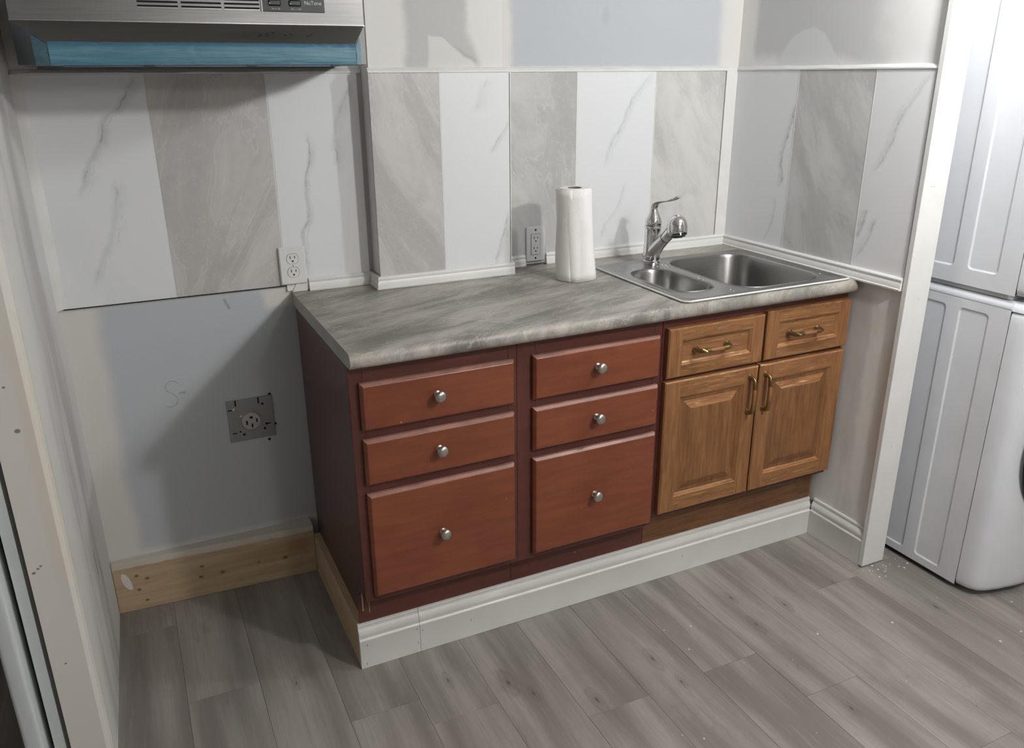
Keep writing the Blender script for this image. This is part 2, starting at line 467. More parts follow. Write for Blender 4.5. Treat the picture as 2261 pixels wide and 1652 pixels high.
MB = dict(
    back=wall_back_mat(), center=wall_center_mat(), right=wall_right_mat(), left=wall_left_mat(), end=wall_end_mat(),
    room=plain('room wall paint', (.50, .49, .47), .7, var=.05), ceil=plain('ceiling paint', (.74, .73, .70), .8),
    caulk=plain('white caulk', (.74, .735, .71), .55, var=.06), trim=plain('white painted trim', (.74, .735, .715), .4, var=.03),
    counter=counter_mat(), cherry=cherry_mat('cherry stained drawer'), cherryd=cherry_mat('dark cherry frame', (.080, .024, .018), (.110, .033, .025), .36),
    cherryside=cherry_mat('dark cherry side', (.075, .038, .036), (.095, .048, .045), .38, False),
    bevel=plain('lit cherry edge', (.34, .17, .13), .35, var=.35),  # paler drawer top bevels: light from above put into the colour
    oakv=oak_mat('oak upright grain', 'z'), oakh=oak_mat('oak level grain', 'x', 1.0, .35), oakworn=oak_mat('bare worn oak', 'x', 1.2, .9),
    oakp=oak_mat('oak panel', 'z', .82), oakkick=oak_mat('oak toe kick', 'x', .62), oakdark=plain('dark oak frame', (.075, .035, .022), .5, var=.2),
    pine=pine_mat(), floor=floor_mat(), gap=plain('dark joint', (.05, .045, .04), .9),
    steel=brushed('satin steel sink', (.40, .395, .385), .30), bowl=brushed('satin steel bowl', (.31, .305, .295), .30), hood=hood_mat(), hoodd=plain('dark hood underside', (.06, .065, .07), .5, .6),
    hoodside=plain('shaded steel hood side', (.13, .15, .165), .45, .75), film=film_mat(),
    nickel=brushed('brushed nickel knob', (.60, .575, .52), .3), chrome=plain('polished chrome', (.80, .80, .80), .06, 1.0),
    black=plain('black plastic', (.016, .017, .02), .35), hole=plain('black opening', (.006, .006, .007), .9),
    silver=plain('silver print', (.62, .62, .62), .5), brass=plain('aged brass', (.30, .20, .085), .35, .9, .3), grip=oak_mat('oak handle grip', 'x', 1.05),
    plastic=plain('white plastic plate', (.74, .735, .72), .35), greyplate=plain('almond grey plate', (.62, .62, .62), .4),
    galv=plain('galvanised plate', (.30, .305, .30), .5, .35, .1), bone=plain('grey receptacle', (.42, .40, .39), .5),
    paper=plain('paper towel', (.84, .83, .81), 1.0, spec=.05), enamel=plain('white enamel', (.70, .715, .75), .28, var=.02),
    gasket=plain('black rubber', (.02, .025, .03), .4), glass=plain('smoked door glass', (.03, .035, .04), .08),
    pencil=plain('pencil line', (.22, .22, .23), .8), door=plain('door paint', (.62, .66, .66), .45), shadow=plain('dark gap', (.03, .035, .05), .9),
)
def groove_bump(m, scale=260):
    nt = m.node_tree; b = nt.nodes['Principled BSDF']; g = nt.nodes.new('ShaderNodeNewGeometry')
    v = nt.nodes.new('ShaderNodeTexVoronoi'); v.inputs['Scale'].default_value = scale
    nt.links.new(g.outputs['Position'], v.inputs['Vector'])
    u = nt.nodes.new('ShaderNodeBump'); u.inputs['Strength'].default_value = .25; u.inputs['Distance'].default_value = .001
    nt.links.new(v.outputs['Distance'], u.inputs['Height']); nt.links.new(u.outputs[0], b.inputs['Normal'])
groove_bump(MB['paper'])

# ------------------------------------------------------------------ room shell
XR, XL0, YR = 3.3, -2.3, -4.3
WX = 1.610       # right wall drywall face
wb = struct('wall_back', bx(XL0, XR, .008, .12, -.05, CEIL), MB['back'], 'plastered back wall behind the counter and the range gap')
# column that stands in front of the back wall
bm = bmesh.new(); box(bm, .252, .659, -.075, .008, 1.548, CEIL); box(bm, .252, .672, -.075, .008, .90, 1.548)
wc = struct('wall_center', bm, MB['center'], 'boxed column standing out from the back wall')
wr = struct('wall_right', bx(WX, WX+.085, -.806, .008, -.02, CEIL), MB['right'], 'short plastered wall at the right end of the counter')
# left wall, slightly out of square, rounded end
bm = bmesh.new()
prism(bm, [(-.613, .01), (-.631, -.62), (-.632, -.645), (-.636, -.656), (-.645, -.661), (-.713, -.662), (-.713, .01)], 'z', -.02, CEIL)
bm.faces.ensure_lookup_table()
for f in bm.faces:
    c = f.calc_center_median()
    if c.y < -.60 and abs(f.normal.z) < .5: f.material_index = 1
wl = struct('wall_left', bm, [MB['left'], MB['end']], 'skim coated wall at the left of the range gap')
bm = bmesh.new(); prism(bm, [(-.6135, .009), (-.6155, -.030), (-.6110, -.022), (-.6060, -.012), (-.598, -.0035), (-.590, -.0008), (-.590, .009)], 'z', .955, 1.54)
fin('corner_fillet', bm, MB['caulk'], wl, smooth=True, angle=50)
struct('ceiling', bx(XL0-.1, XR+.1, YR-.1, .12, CEIL, CEIL+.08), MB['ceil'])
struct('wall_rear', bx(XL0, XR, YR-.1, YR, -.05, CEIL), MB['room'])
struct('wall_far_left', bx(XL0-.1, XL0, YR, .12, -.05, CEIL), MB['room'])
struct('wall_far_right', bx(XR, XR+.1, YR, .12, -.05, CEIL), MB['room'])

# floor: sub-floor slab and every plank
fl = struct('floor', bx(XL0, XR, YR, .008, -.05, -.006), MB['gap'], 'grey wood plank floor')
PW = .1825; PL = 1.22
known = {(.9975): -1.19, (.45): -1.005, (1.3625): -.849, (-.4625): -.505, (-.0975): -.755, (1.545): -.822}
k0 = -13
for k in range(k0, 18):
    xa = .085+PW*k; xb = xa+PW
    if xb < XL0+.02 or xa > XR-.02: continue
    e = None
    for kk, vv in known.items():
        if abs(kk-xa) < .01: e = vv
    if e is None: e = -random.random()*PL
    while e+PL < .3: e += PL
    y1 = e+PL
    while y1 > YR:
        ya, yb = max(y1-PL, YR), min(y1, .006)
        if yb-ya > .02:
            g = .0003
            bm = bx(xa+g, xb-g, ya+g, yb-g, -.006, random.uniform(-.0002, .0002))
            o = fin('plank', bm, MB['floor'], fl, bevel=.0004, seg=1)
        y1 -= PL

# ---- tiles (each one a piece of its wall)
V1 = [(1.54, -.339), (1.459, -.388), (1.435, -.423), (1.372, -.445), (1.332, -.471), (1.278, -.496), (1.244, -.51)]
V1b = [(1.28, -.426), (1.192, -.435), (1.093, -.474), (1.009, -.513)]
V3 = [(1.37, .083), (1.337, .088), (1.282, .077), (1.252, .066), (1.203, .066), (1.142, .063), (1.099, .044), (1.031, .047), (.973, .055)]
V3b = [(1.522, .228), (1.441, .188), (1.348, .161), (1.272, .169)]
G = .0014
def tile(parent, mat, axis, a, b, z0, z1, face, back):
    bm = bmesh.new()
    if axis == 'x': box(bm, a+G, b-G, face, back, z0, z1)
    else: box(bm, face, back, a+G, b-G, z0, z1)
    return fin('tile', bm, mat, parent, bevel=.0009, seg=1)
T = 1.5395
tile(wb, white_tile('white marble tile', 'x', [(V1, .006, .62), (V1b, .006, .42)], 1.0), 'x', -.608, -.318, .953, T, 0, .008)
tile(wb, grey_tile('grey stone tile', 'x', 2.3, .35), 'x', -.318, -.0155, .953, T, 0, .008)
tile(wb, white_tile('white marble tile b', 'x', [(V3, .004, .75), (V3b, .006, .45)], 4.0), 'x', -.0155, .240, .935, T, 0, .008)
tile(wc, grey_tile('grey stone tile b', 'x', 5.1, -.4), 'x', .246, .4555, .935, T, -.083, -.075)
tile(wc, white_tile('white marble tile c', 'x', [([(1.521, .605), (1.429, .568)], .008, .25), ([(1.40, .674), (1.38, .665), (1.346, .642), (1.31, .618)], .004, .5),
     ([(1.132, .672), (1.061, .651), (.963, .621)], .003, .55)], 7.0), 'x', .4555, .678, .935, T, -.083, -.075)
tile(wb, grey_tile('grey stone tile c', 'x', 8.2, -.35, (.49, .485, .47)), 'x', .674, .957, .935, T, 0, .008)
tile(wb, white_tile('white marble tile d', 'x', [([(1.537, 1.249), (1.456, 1.176), (1.379, 1.132), (1.312, 1.092), (1.244, 1.068)], .006, .42),
     ([(1.181, 1.154), (1.1, 1.123), (1.055, 1.088), (1.002, 1.063)], .004, .36)], 3.0), 'x', .957, 1.2615, .935, T, 0, .008)
tile(wb, grey_tile('grey stone tile d', 'x', 11.4, -.4, (.56, .55, .53)), 'x', 1.2615, 1.553, .935, T, 0, .008)
tile(wr, white_tile('white marble tile e', 'y', [([(1.434, -.298), (1.342, -.276), (1.249, -.259), (1.207, -.272), (1.174, -.262)], .004, .8),
     ([(1.128, -.248), (1.061, -.245), (.982, -.208)], .003, .4)], 9.0, (.79, .80, .81)), 'y', -.3005, .0, .945, T, 1.600, WX)
tile(wr, grey_tile('grey stone tile e', 'y', 14.9, .5, (.60, .595, .58)), 'y', -.605, -.3005, .945, T, 1.600, WX)
tile(wr, white_tile('white marble tile f', 'y', [([(1.534, -.787), (1.419, -.716), (1.301, -.672), (1.254, -.638)], .006, .42),
     ([(1.143, -.645), (1.093, -.628), (1.057, -.616)], .005, .75), ([(1.119, -.677), (1.051, -.654), (.992, -.618)], .004, .5)], 12.0, (.80, .80, .805)),
     'y', -.802, -.605, .945, T, 1.600, WX)
# white grout strips between the tiles, and the bare strip in the corner
def strip(parent, name, *b, **k): return fin(name, bx(*b), MB['caulk'], parent, **k)
for a in (-.318, -.0155): strip(wb, 'grout_line', a-G, a+G, .0006, .008, .953, T)
for a in (.957, 1.2615): strip(wb, 'grout_line', a-G, a+G, -.0004, .008, .935, T)
strip(wc, 'grout_line', .4555-G, .4555+G, -.0832, -.075, .935, T)
strip(wc, 'grout_line', .6785, .681, -.084, -.06, .935, T)
for a in (-.3005, -.605): strip(wr, 'grout_line', 1.5994, WX, a-G, a+G, .945, T)
strip(wb, 'corner_strip', 1.5535, 1.6, -.003, .008, .935, T)
# plastered ledge along the tile tops
def ledge(parent, pts_axis, a, b, face, back, z0=1.5395, z1=1.551):
    bm = bmesh.new(); n = 14
    rr = random.Random(3)
    rings = []
    for i in range(n+1):
        t = a+(b-a)*i/n; j = rr.uniform(-.0012, .0012)
        prof = [(back, z0), (face, z0), (face, z0+.004+j), (back+(face-back)*.5, z1+j), (back, z1+.002+j)]
        rings.append([(t, p[0], p[1]) if pts_axis == 'x' else (p[0], t, p[1]) for p in prof])
    loft(bm, rings); return fin('ledge', bm, MB['caulk'], parent, smooth=True)
ledge(wb, 'x', -.612, .25, -.003, .009)
ledge(wb, 'x', .67, 1.6, -.003, .009)
ledge(wc, 'x', .247, .672, -.086, -.074)
ledge(wr, 'y', -.806, .0, 1.597, WX+.001)
# ragged dark gap under the range tiles + filler at the outlet
fin('joint_gap', bx(-.600, .0, .0005, .0085, .9505, .953), MB['hole'], wb)
bm = bmesh.new(); prism(bm, [(.0, .932), (.045, .932), (.046, .957), (.014, .957)], 'y', -.004, .008)
fin('filler_patch', bm, MB['caulk'], wb)
# pencil marks on the bare board
def scribble(pts, r=.0006, y=.0076):
    bm = bmesh.new(); tube(bm, [(p[0], y, p[1]) for p in pts], r, 5); return fin('pencil_mark', bm, MB['pencil'], wb)
def arc(cx, cz, rx, rz, a0, a1, n=12): return [(cx+rx*math.cos(math.radians(a0+(a1-a0)*i/n)), cz+rz*math.sin(math.radians(a0+(a1-a0)*i/n))) for i in range(n+1)]
scribble(arc(-.366, .690, .019, .018, 20, 250)+arc(-.377, .650, .020, .020, 60, -130)[1:], .00045)
for i, (dx, s) in enumerate(((0, .006), (.007, .004), (.013, .006))):
    scribble([(-.350+dx, .668-s/2), (-.349+dx, .672), (-.346+dx, .668), (-.3455+dx, .665)], .0005)
for i in range(5):
    z0 = .929-i*.0062; x0 = -.197+i*.0026
    scribble([(x0, z0), (x0+.004, z0+.002), (x0+.008, z0-.0005), (x0+.005, z0-.003), (x0+.001, z0-.001)], .0006)

# ------------------------------------------------------------------ trims, baseboards, boards
def trim_run(name, pts2, label=None):
    return struct(name, pts2, MB['trim'], label, smooth=True, angle=30)
# cove moulding at the counter: profile (out, z)
CP = [(0, .9315), (.013, .9315), (.0135, .936), (.0105, .938), (.0105, .950), (.0075, .956), (.009, .960), (.009, .964), (.006, .968), (0, .969)]
bm = bmesh.new(); prism(bm, [(-p[0], p[1]) for p in CP], 'x', .050, .2445)
trim_run('trim_1', bm, 'short counter moulding between the left outlet and the column')
bm = bmesh.new()
loft(bm, [[(.252-p[0]*.0, .0, p[1]) if False else (.246-p[0], 0, p[1]) for p in CP], [(.246-p[0], -.083-p[0], p[1]) for p in CP], [(.688+0*p[0], -.083-p[0], p[1]) for p in CP]])
trim_run('trim_2', bm, 'counter moulding wrapping the foot of the column')
bm = bmesh.new(); prism(bm, [(-p[0], p[1]) for p in CP], 'x', .690, .768)
prism(bm, [(-p[0], p[1]) for p in CP], 'x', .846, 1.600)
trim_run('trim_3', bm, 'counter moulding along the back wall behind the sink')
bm = bmesh.new(); prism(bm, [(1.600-p[0]*1.15, p[1]-.001) for p in CP], 'y', -.803, -.0)
trim_run('trim_4', bm, 'counter moulding along the right wall ending in the open')
# door post board on the end of the right wall
struct('trim_5', bx(1.5945, 1.690, -.823, -.8065, .004, CEIL), MB['trim'], 'tall white board capping the end of the right wall', bevel=.0015)
post = bpy.data.objects['trim_5']
for (x, z) in ((1.640, 1.609), (1.652, 1.6105), (1.625, 1.230), (1.637, 1.230), (1.648, .905), (1.642, .43)):
    fin('nail_mark', bx(x-.0022, x+.0022, -.8232, -.8225, z-.0008, z+.0008), MB['pencil'], post)
# baseboards: (out, z)
BP = [(0, 0), (.0150, 0), (.0150, .086), (.0158, .0885), (.0150, .091), (.0118, .094), (.0118, .099), (.0135, .104), (.0132, .111), (.0100, .118),
      (.0062, .123), (.0055, .1285), (.0072, .132), (.0058, .1365), (0, .1375)]
YB = -.5635
def bb(name, label, x0, x1):
    bm = bmesh.new(); prism(bm, [(YB-p[0], p[1]+.001) for p in BP], 'x', x0, x1)
    return struct(name, bm, MB['trim'], label, smooth=True, angle=25)
b1 = bb('baseboard_front', 'short white baseboard offcut at the left corner of the cabinet base', -.0185, .1522)
b2 = bb('baseboard_front', 'long white baseboard under the cabinets', .1532, 1.5965)
for o, x, z in ((b1, .001, .074), (b1, -.003, .014), (b1, .146, .032), (b1, .144, .078), (b2, .160, .07), (b2, .307, .056), (b2, 1.05, .06)):
    fin('nail_mark', bx(x-.0009, x+.0009, -.5789, -.5782, z-.003, z+.003), MB['pencil'], o)
bm = bmesh.new(); prism(bm, [(WX-p[0], p[1]+.001) for p in BP], 'y', -.8060, -.5800)
struct('baseboard_right', bm, MB['trim'], 'white baseboard on the right wall', smooth=True, angle=25)
# raw end of the front baseboard + plinth of lumber
struct('trim_6', bx(-.0185, 1.6, -.5630, -.046, .0005, .139), MB['pine'], 'raw pine plinth under the cabinets, seen at its left side')
bm = bmesh.new(); vs = []
P2 = [(-.6125, -.014), (-.019, -.046), (-.019, .0075), (-.6125, .0075)]
prism(bm, P2, 'z', .0005, .172)
struct('baseboard_back', bm, MB['pine'], 'knotty pine board along the floor of the range gap', bevel=.001)

# door parts left of the left wall
struct('trim_7', bx(-.745, -.723, -.655, .0, 0, 2.1), MB['door'], 'pale door jamb beside the left wall')
struct('trim_8', bx(-.7225, -.7135, -.645, .0, 0, 2.1), plain('grey sealant gap', (.20, .19, .18), .8), 'dark joint between jamb and wall')
bm = bmesh.new(); prism(bm, rrect(-.792, -.757, -.70, -.02, .008, 4), 'z', .01, 2.06)
struct('door_1', bm, MB['door'], 'pale door standing open at the left edge', smooth=True)
struct('trim_9', bx(-.7565, -.7455, -.60, .0, 0, 2.1), MB['shadow'])
struct('baseboard_far', bx(XL0, -.80, -.006, .0075, .001, .012), MB['gap'])

# ------------------------------------------------------------------ cabinets
KH = .787
def knob(parent, x, z, y=-.629):
    bm = bmesh.new()
    lathe(bm, [(.0095, 0), (.0095, .002), (.0055, .004), (.0045, .012), (.0065, .016), (.0135, .0185), (.0155, .022), (.0150, .026), (.0105, .0295), (.004, .0305)], (x, y, z), (0, -1, 0), 24)
    return fin('knob', bm, MB['nickel'], parent, smooth=True, angle=50)
def slab_drawer(parent, x0, x1, z0, z1):
    bm = bmesh.new(); c = .007
    rings = [[(x0+d, y, z0+d), (x1-d, y, z0+d), (x1-d, y, z1-d), (x0+d, y, z1-d)] for d, y in ((0, -.6102), (0, -.620), (c, -.629))]
    loft(bm, rings)
    bm.faces.ensure_lookup_table()
    for f in bm.faces:
        cz = f.calc_center_median()
        if cz.z > z1-.006 and cz.y > -.6285: f.material_index = 1
    o = fin('drawer', bm, [MB['cherry'], MB['bevel']], parent, bevel=.0012, seg=1)
    return o
def cherry_cabinet(x0, x1, ds, kx, label, grp):
    t = thing('drawer_cabinet', ((x0+x1)/2, -.30, .14), label, 'cabinet', grp)
    # sides with toe notch
    for a, b, m in ((x0, x0+.016, MB['cherryside'] if x0 < .1 else MB['cherryd']), (x1-.016, x1, MB['cherryd'])):
        bm = bmesh.new()
        prism(bm, [(-.03, .1405), (-.5615, .1405), (-.5615, .232), (-.5895, .232), (-.5895, .8905), (-.03, .8905)], 'x', a, b)
        fin('side_panel', bm, m, t)
    fin('back_panel', bx(x0+.016, x1-.016, -.04, -.03, .1405, .8905), MB['cherryd'], t)
    fin('bottom_panel', bx(x0+.016, x1-.016, -.5895, -.04, .235, .25), MB['cherryd'], t)
    bm = bmesh.new(); sa, sb = ds[0]+.012, ds[1]-.012
    box(bm, x0, sa, -.61, -.5895, .232, .8905); box(bm, sb, x1, -.61, -.5895, .232, .8905)
    for za, zb in ((.232, .262), (.540, .585), (.690, .728), (.838, .8905)): box(bm, sa, sb, -.61, -.5895, za, zb)
    fin('face_frame', bm, MB['cherryd'], t, bevel=.0007, seg=1)
    fin('toe_kick', bx(x0-(.012 if x0 < .1 else 0), x1-.001, -.5635, -.5618, .1385, .232), MB['cherryd'], t)
    for (za, zb) in ((.7215, .846), (.574, .6985), (.2495, .5505)):
        d = slab_drawer(t, ds[0], ds[1], za, zb)
        kz = {.7215: .790, .574: .642, .2495: .402}[za]
        knob(d, kx, kz)
    return t
ca = cherry_cabinet(0.0, .4425, (.022, .430), .2155, 'dark cherry cabinet with three drawers at the left end of the counter', 'cherry drawer cabinets')
cb = cherry_cabinet(.443, .8985, (.4845, .8845), .678, 'dark cherry cabinet with three drawers beside the oak sink cabinet', 'cherry drawer cabinets')
# scraped filler marks at the foot of the left cabinet
for (a, b, c2, d2) in ((-.0005, .003, .175, .232), (.018, .0195, .165, .205)):
    fin('scratch', bx(a, b, -.5637, -.5610, c2, d2), plain('bare scrape', (.45, .33, .26), .8), ca)

def frame_panel(name, x0, x1, z0, z1, stile, rail, parent, raised):
    """oak front: two stiles, two rails, recessed field; slots 0 upright grain, 1 level grain, 2 worn, 3 panel"""
    bm = bmesh.new(); yb, yf = -.6102, -.6300; c = .004; ins = .007
    xi0, xi1, zi0, zi1 = x0+stile, x1-stile, z0+rail, z1-rail
    def quad(pts, mi):
        f = bm.faces.new([bm.verts.new(p) for p in pts]); f.material_index = mi
    # outer edge
    for (a, b, c1, d, mi) in (((x0, z0), (x1, z0), 0, 0, 1), ((x1, z0), (x1, z1), 0, 0, 0), ((x1, z1), (x0, z1), 0, 0, 2), ((x0, z1), (x0, z0), 0, 0, 0)):
        quad([(a[0], yb, a[1]), (b[0], yb, b[1]), (b[0], yf+c, b[1]), (a[0], yf+c, a[1])], mi)
    O = [(x0, z0), (x1, z0), (x1, z1), (x0, z1)]; I = [(x0+c, z0+c), (x1-c, z0+c), (x1-c, z1-c), (x0+c, z1-c)]
    for i in range(4):
        j = (i+1) % 4
        quad([(O[i][0], yf+c, O[i][1]), (O[j][0], yf+c, O[j][1]), (I[j][0], yf, I[j][1]), (I[i][0], yf, I[i][1])], (1, 0, 2, 0)[i])
    # front faces of the frame: stiles run full height
    quad([(x0+c, yf, z0+c), (xi0, yf, z0+c), (xi0, yf, z1-c), (x0+c, yf, z1-c)], 0)
    quad([(xi1, yf, z0+c), (x1-c, yf, z0+c), (x1-c, yf, z1-c), (xi1, yf, z1-c)], 0)
    quad([(xi0, yf, z0+c), (xi1, yf, z0+c), (xi1, yf, zi0), (xi0, yf, zi0)], 1)
    quad([(xi0, yf, zi1), (xi1, yf, zi1), (xi1, yf, z1-c), (xi0, yf, z1-c)], 1)
    # moulded inner edge: bevel then small step
    steps = [(0, yf), (.003, yf+.0035), (.005, yf+.0035), (ins+.003, yf+.0085)]
    R = [[(xi0+d, zi0+d), (xi1-d, zi0+d), (xi1-d, zi1-d), (xi0+d, zi1-d)] for d, _ in steps]
    for s in range(len(steps)-1):
        for i in range(4):
            j = (i+1) % 4; A, B = R[s], R[s+1]; ya, y2 = steps[s][1], steps[s+1][1]
            quad([(A[i][0], ya, A[i][1]), (A[j][0], ya, A[j][1]), (B[j][0], y2, B[j][1]), (B[i][0], y2, B[i][1])], (2, 0, 1, 0)[i])
    quad([(x0, yb, z0), (x1, yb, z0), (x1, yb, z1), (x0, yb, z1)], 0)
    bmesh.ops.remove_doubles(bm, verts=bm.verts, dist=1e-5)
    o = fin(name, bm, [MB['oakv'], MB['oakh'], MB['oakworn'], MB['oakp']], parent)
    # the panel
    e = ins+.003; a0, a1, b0, b1 = xi0+e, xi1-e, zi0+e, zi1-e; yp = yf+.0085
    bm = bmesh.new()
    if raised:
        k0, k1, kt = .010, .036, .034
        rings = []
        for d, dt, y in ((0, 0, yp+.0005), (.004, .004, yp), (k0, k0, yp), (k1-.004, kt-.002, yf+.0015), (k1, kt, yf+.0008)):
            rings.append([(a0+d, y, b0+d), (a1-d, y, b0+d), (a1-d, y, b1-dt), (a0+d, y, b1-dt)])
        loft(bm, rings)
        bm.faces.ensure_lookup_table()
        for f in bm.faces:
            cc = f.calc_center_median()
            if cc.z > b1-.045 and b1-kt-.004 < cc.z < b1-.012 and abs(f.normal.y) < .999 and cc.z > (b0+b1)/2 and abs(cc.x-(a0+a1)/2) < .02: f.material_index = 1
    else: box(bm, a0, a1, yp, yp+.004, b0, b1)
    fin('panel', bm, [MB['oakp'] if raised else MB['oakh'], MB['oakworn']], o)
    return o
def pull(parent, x, z, vertical):
    """two brass feet and a wooden grip"""
    L = .056; y0 = -.6295
    def P(t, out): return (x, y0-out, z+t) if vertical else (x+t, y0-out, z)
    h = bmesh.new()
    tube(h, [P(t, o) for t, o in ((-.027, .0235), (-.022, .0245), (0, .025), (.022, .0245), (.027, .0235))], [.0052, .0062, .0068, .0062, .0052], 12)
    g = fin('handle', h, MB['grip'], parent, smooth=True)
    for s in (-1, 1):
        b = bmesh.new()
        tube(b, [P(s*L, .0), P(s*L, .004), P(s*.056, .013), P(s*.051, .0215), P(s*.038, .024), P(s*.024, .0242)], [.0105, .0078, .0062, .0068, .0074, .0066], 12)
        bo = fin('bracket', b, MB['brass'], parent, smooth=True); bo['label'] = 'brass end of the handle'
ok = thing('sink_cabinet', (1.25, -.30, .14), 'worn golden oak cabinet with two drawers above two doors, under the sink', 'cabinet')
for a, b in ((.8995, .915), (1.585, 1.600)):
    bm = bmesh.new(); prism(bm, [(-.03, .1405), (-.5615, .1405), (-.5615, .255), (-.5895, .255), (-.5895, .8905), (-.03, .8905)], 'x', a, b)
    fin('side_panel', bm, MB['oakv'], ok)
fin('back_panel', bx(.915, 1.585, -.04, -.03, .1405, .8905), MB['oakdark'], ok)
fin('bottom_panel', bx(.915, 1.585, -.5895, -.04, .26, .275), MB['oakdark'], ok)
bm = bmesh.new()
for a, b in ((.8995, .93), (1.235, 1.275), (1.57, 1.600)): box(bm, a, b, -.61, -.5895, .255, .8905)
for a, b in ((.93, 1.235), (1.275, 1.57)):
    for c1, d in ((.255, .30), (.685, .725), (.845, .8905)): box(bm, a, b, -.61, -.5895, c1, d)
fin('face_frame', bm, MB['cherryd'], ok)  # dark red-brown frame; its colour also carries the shadow under the counter
fin('toe_kick', bx(.8995, 1.592, -.5635, -.5618, .1385, .256), MB['oakkick'], ok)
for (a, b, z0, z1, hx) in ((.908, 1.2545, .7115, .8605, 1.061), (1.264, 1.601, .7125, .8665, 1.412)):
    d = frame_panel('drawer', a, b, z0, z1, .046, .036, ok, False); pull(d, hx, .7885, False)
for (a, b, z0, z1, hx) in ((.906, 1.2475, .272, .7005, 1.2165), (1.2535, 1.599, .272, .7005, 1.277)):
    d = frame_panel('door', a, b, z0, z1, .052, .050, ok, True); pull(d, hx, .612, True)

# ------------------------------------------------------------------ countertop
H = .931
bm = bmesh.new()
FR = [(-.600, .8915), (-.630, .8915), (-.642, .8925), (-.6485, .897), (-.6515, .905), (-.651, .915), (-.6475, .9240), (-.642, .9285), (-.634, .9308),
      (-.624, H), (-.615, H), (-.606, H), (-.600, H)]
def ringx(x, s=0.0): return [(x, min(p[0]+s, -.600), p[1]) for p in FR]
loft(bm, [ringx(0.0), ringx(1.585), ringx(1.594, .002), ringx(1.599, .006), ringx(1.601, .012)])
box(bm, 0.0, .9635, -.600, -.001, .8915, H)
box(bm, 1.5625, 1.601, -.600, -.001, .8915, H)
box(bm, .9635, 1.5625, -.150, -.001, .8915, H)
ct = fin('countertop', bm, MB['counter'], None, smooth=True, angle=35)
tag(ct, 'grey brown stone-look laminate countertop over the cabinets', 'countertop')
bm = bmesh.new(); ec = [(p[0], p[1]) for p in FR]+[(-.002, H-.0005), (-.002, .892)]
prism(bm, ec, 'x', -.0015, 0.0)
fin('end_cap', bm, plain('pale laminate end', (.34, .34, .30), .45, var=.15), ct)

# ------------------------------------------------------------------ sink
sk = thing('kitchen_sink', (1.26, -.37, H), 'stainless steel drop-in sink with one small and one large bowl', 'sink')
SX0, SX1, SY0, SY1 = .951, 1.575, -.634, -.122
bm = bmesh.new()
def ring3(r, z): return [(p[0], p[1], z) for p in r]
outer = []
for ins, z in ((0, H+.0014), (.0008, H+.004), (.004, H+.0062), (.010, H+.0062), (.015, H+.0035), (.019, H+.0030)):
    outer.append(ring3(rrect(SX0+ins, SX1-ins, SY0+ins, SY1-ins, max(.022-ins*.5, .01), 6), z))
R = loft(bm, outer, cap=False)
zd = H+.0030
bowls = [(1.000, 1.150, -.545, -.245, .066, .14), (1.196, 1.528, -.592, -.165, .085, .19)]
holes = []
for (a, b, c1, d, r, dep) in bowls:
    rg = [ring3(rrect(a-.006, b+.006, c1-.006, d+.006, r+.006, 8), zd+.0000),
          ring3(rrect(a-.0035, b+.0035, c1-.0035, d+.0035, r+.0035, 8), zd+.0022),
          ring3(rrect(a, b, c1, d, r, 8), zd-.001), ring3(rrect(a+.004, b-.004, c1+.004, d-.004, r-.002, 8), zd-.012),
          ring3(rrect(a+.010, b-.010, c1+.010, d-.010, r-.004, 8), H-dep+.035),
          ring3(rrect(a+.018, b-.018, c1+.018, d-.018, r-.010, 8), H-dep+.010),
          ring3(rrect(a+.040, b-.040, c1+.040, d-.040, r-.030, 8), H-dep+.001)]
    q = loft(bm, rg[:3], cap=False); holes.append(q[0])
    b2_ = bmesh.new(); q2 = loft(b2_, rg[2:], cap=False); b2_.faces.new(q2[-1])
    bo_ = fin('bowl', b2_, MB['bowl'], sk, smooth=True, angle=60); bo_['label'] = 'small left bowl' if dep < .17 else 'large right bowl'
# deck between outline and bowl openings
es = []
for loop in [R[-1]]+holes:
    for i in range(len(loop)):
        e = bm.edges.get((loop[i], loop[(i+1) % len(loop)])) or bm.edges.new((loop[i], loop[(i+1) % len(loop)]))
        es.append(e)
bmesh.ops.triangle_fill(bm, edges=es, use_beauty=True)
bad = [f for f in bm.faces if all(v in set(holes[0]) for v in f.verts) or all(v in set(holes[1]) for v in f.verts)]
bad = [f for f in bad if len(f.verts) == 3]
bmesh.ops.delete(bm, geom=bad, context='FACES_ONLY')
so = fin('sink_deck', bm, MB['steel'], sk, smooth=True, angle=40)
so['label'] = 'flat steel deck with rolled rim'
for i, (a, b, c1, d, r, dep) in enumerate(bowls):
    bm = bmesh.new(); cx, cy = (a+b)/2, (c1+d)/2
    lathe(bm, [(.040, H-dep+.0012), (.041, H-dep+.0035), (.034, H-dep+.003), (.030, H-dep-.004+.0055), (.002, H-dep+.0016)], (cx, cy, 0), n=24)
    fin('drain', bm, MB['chrome'], sk, smooth=True)
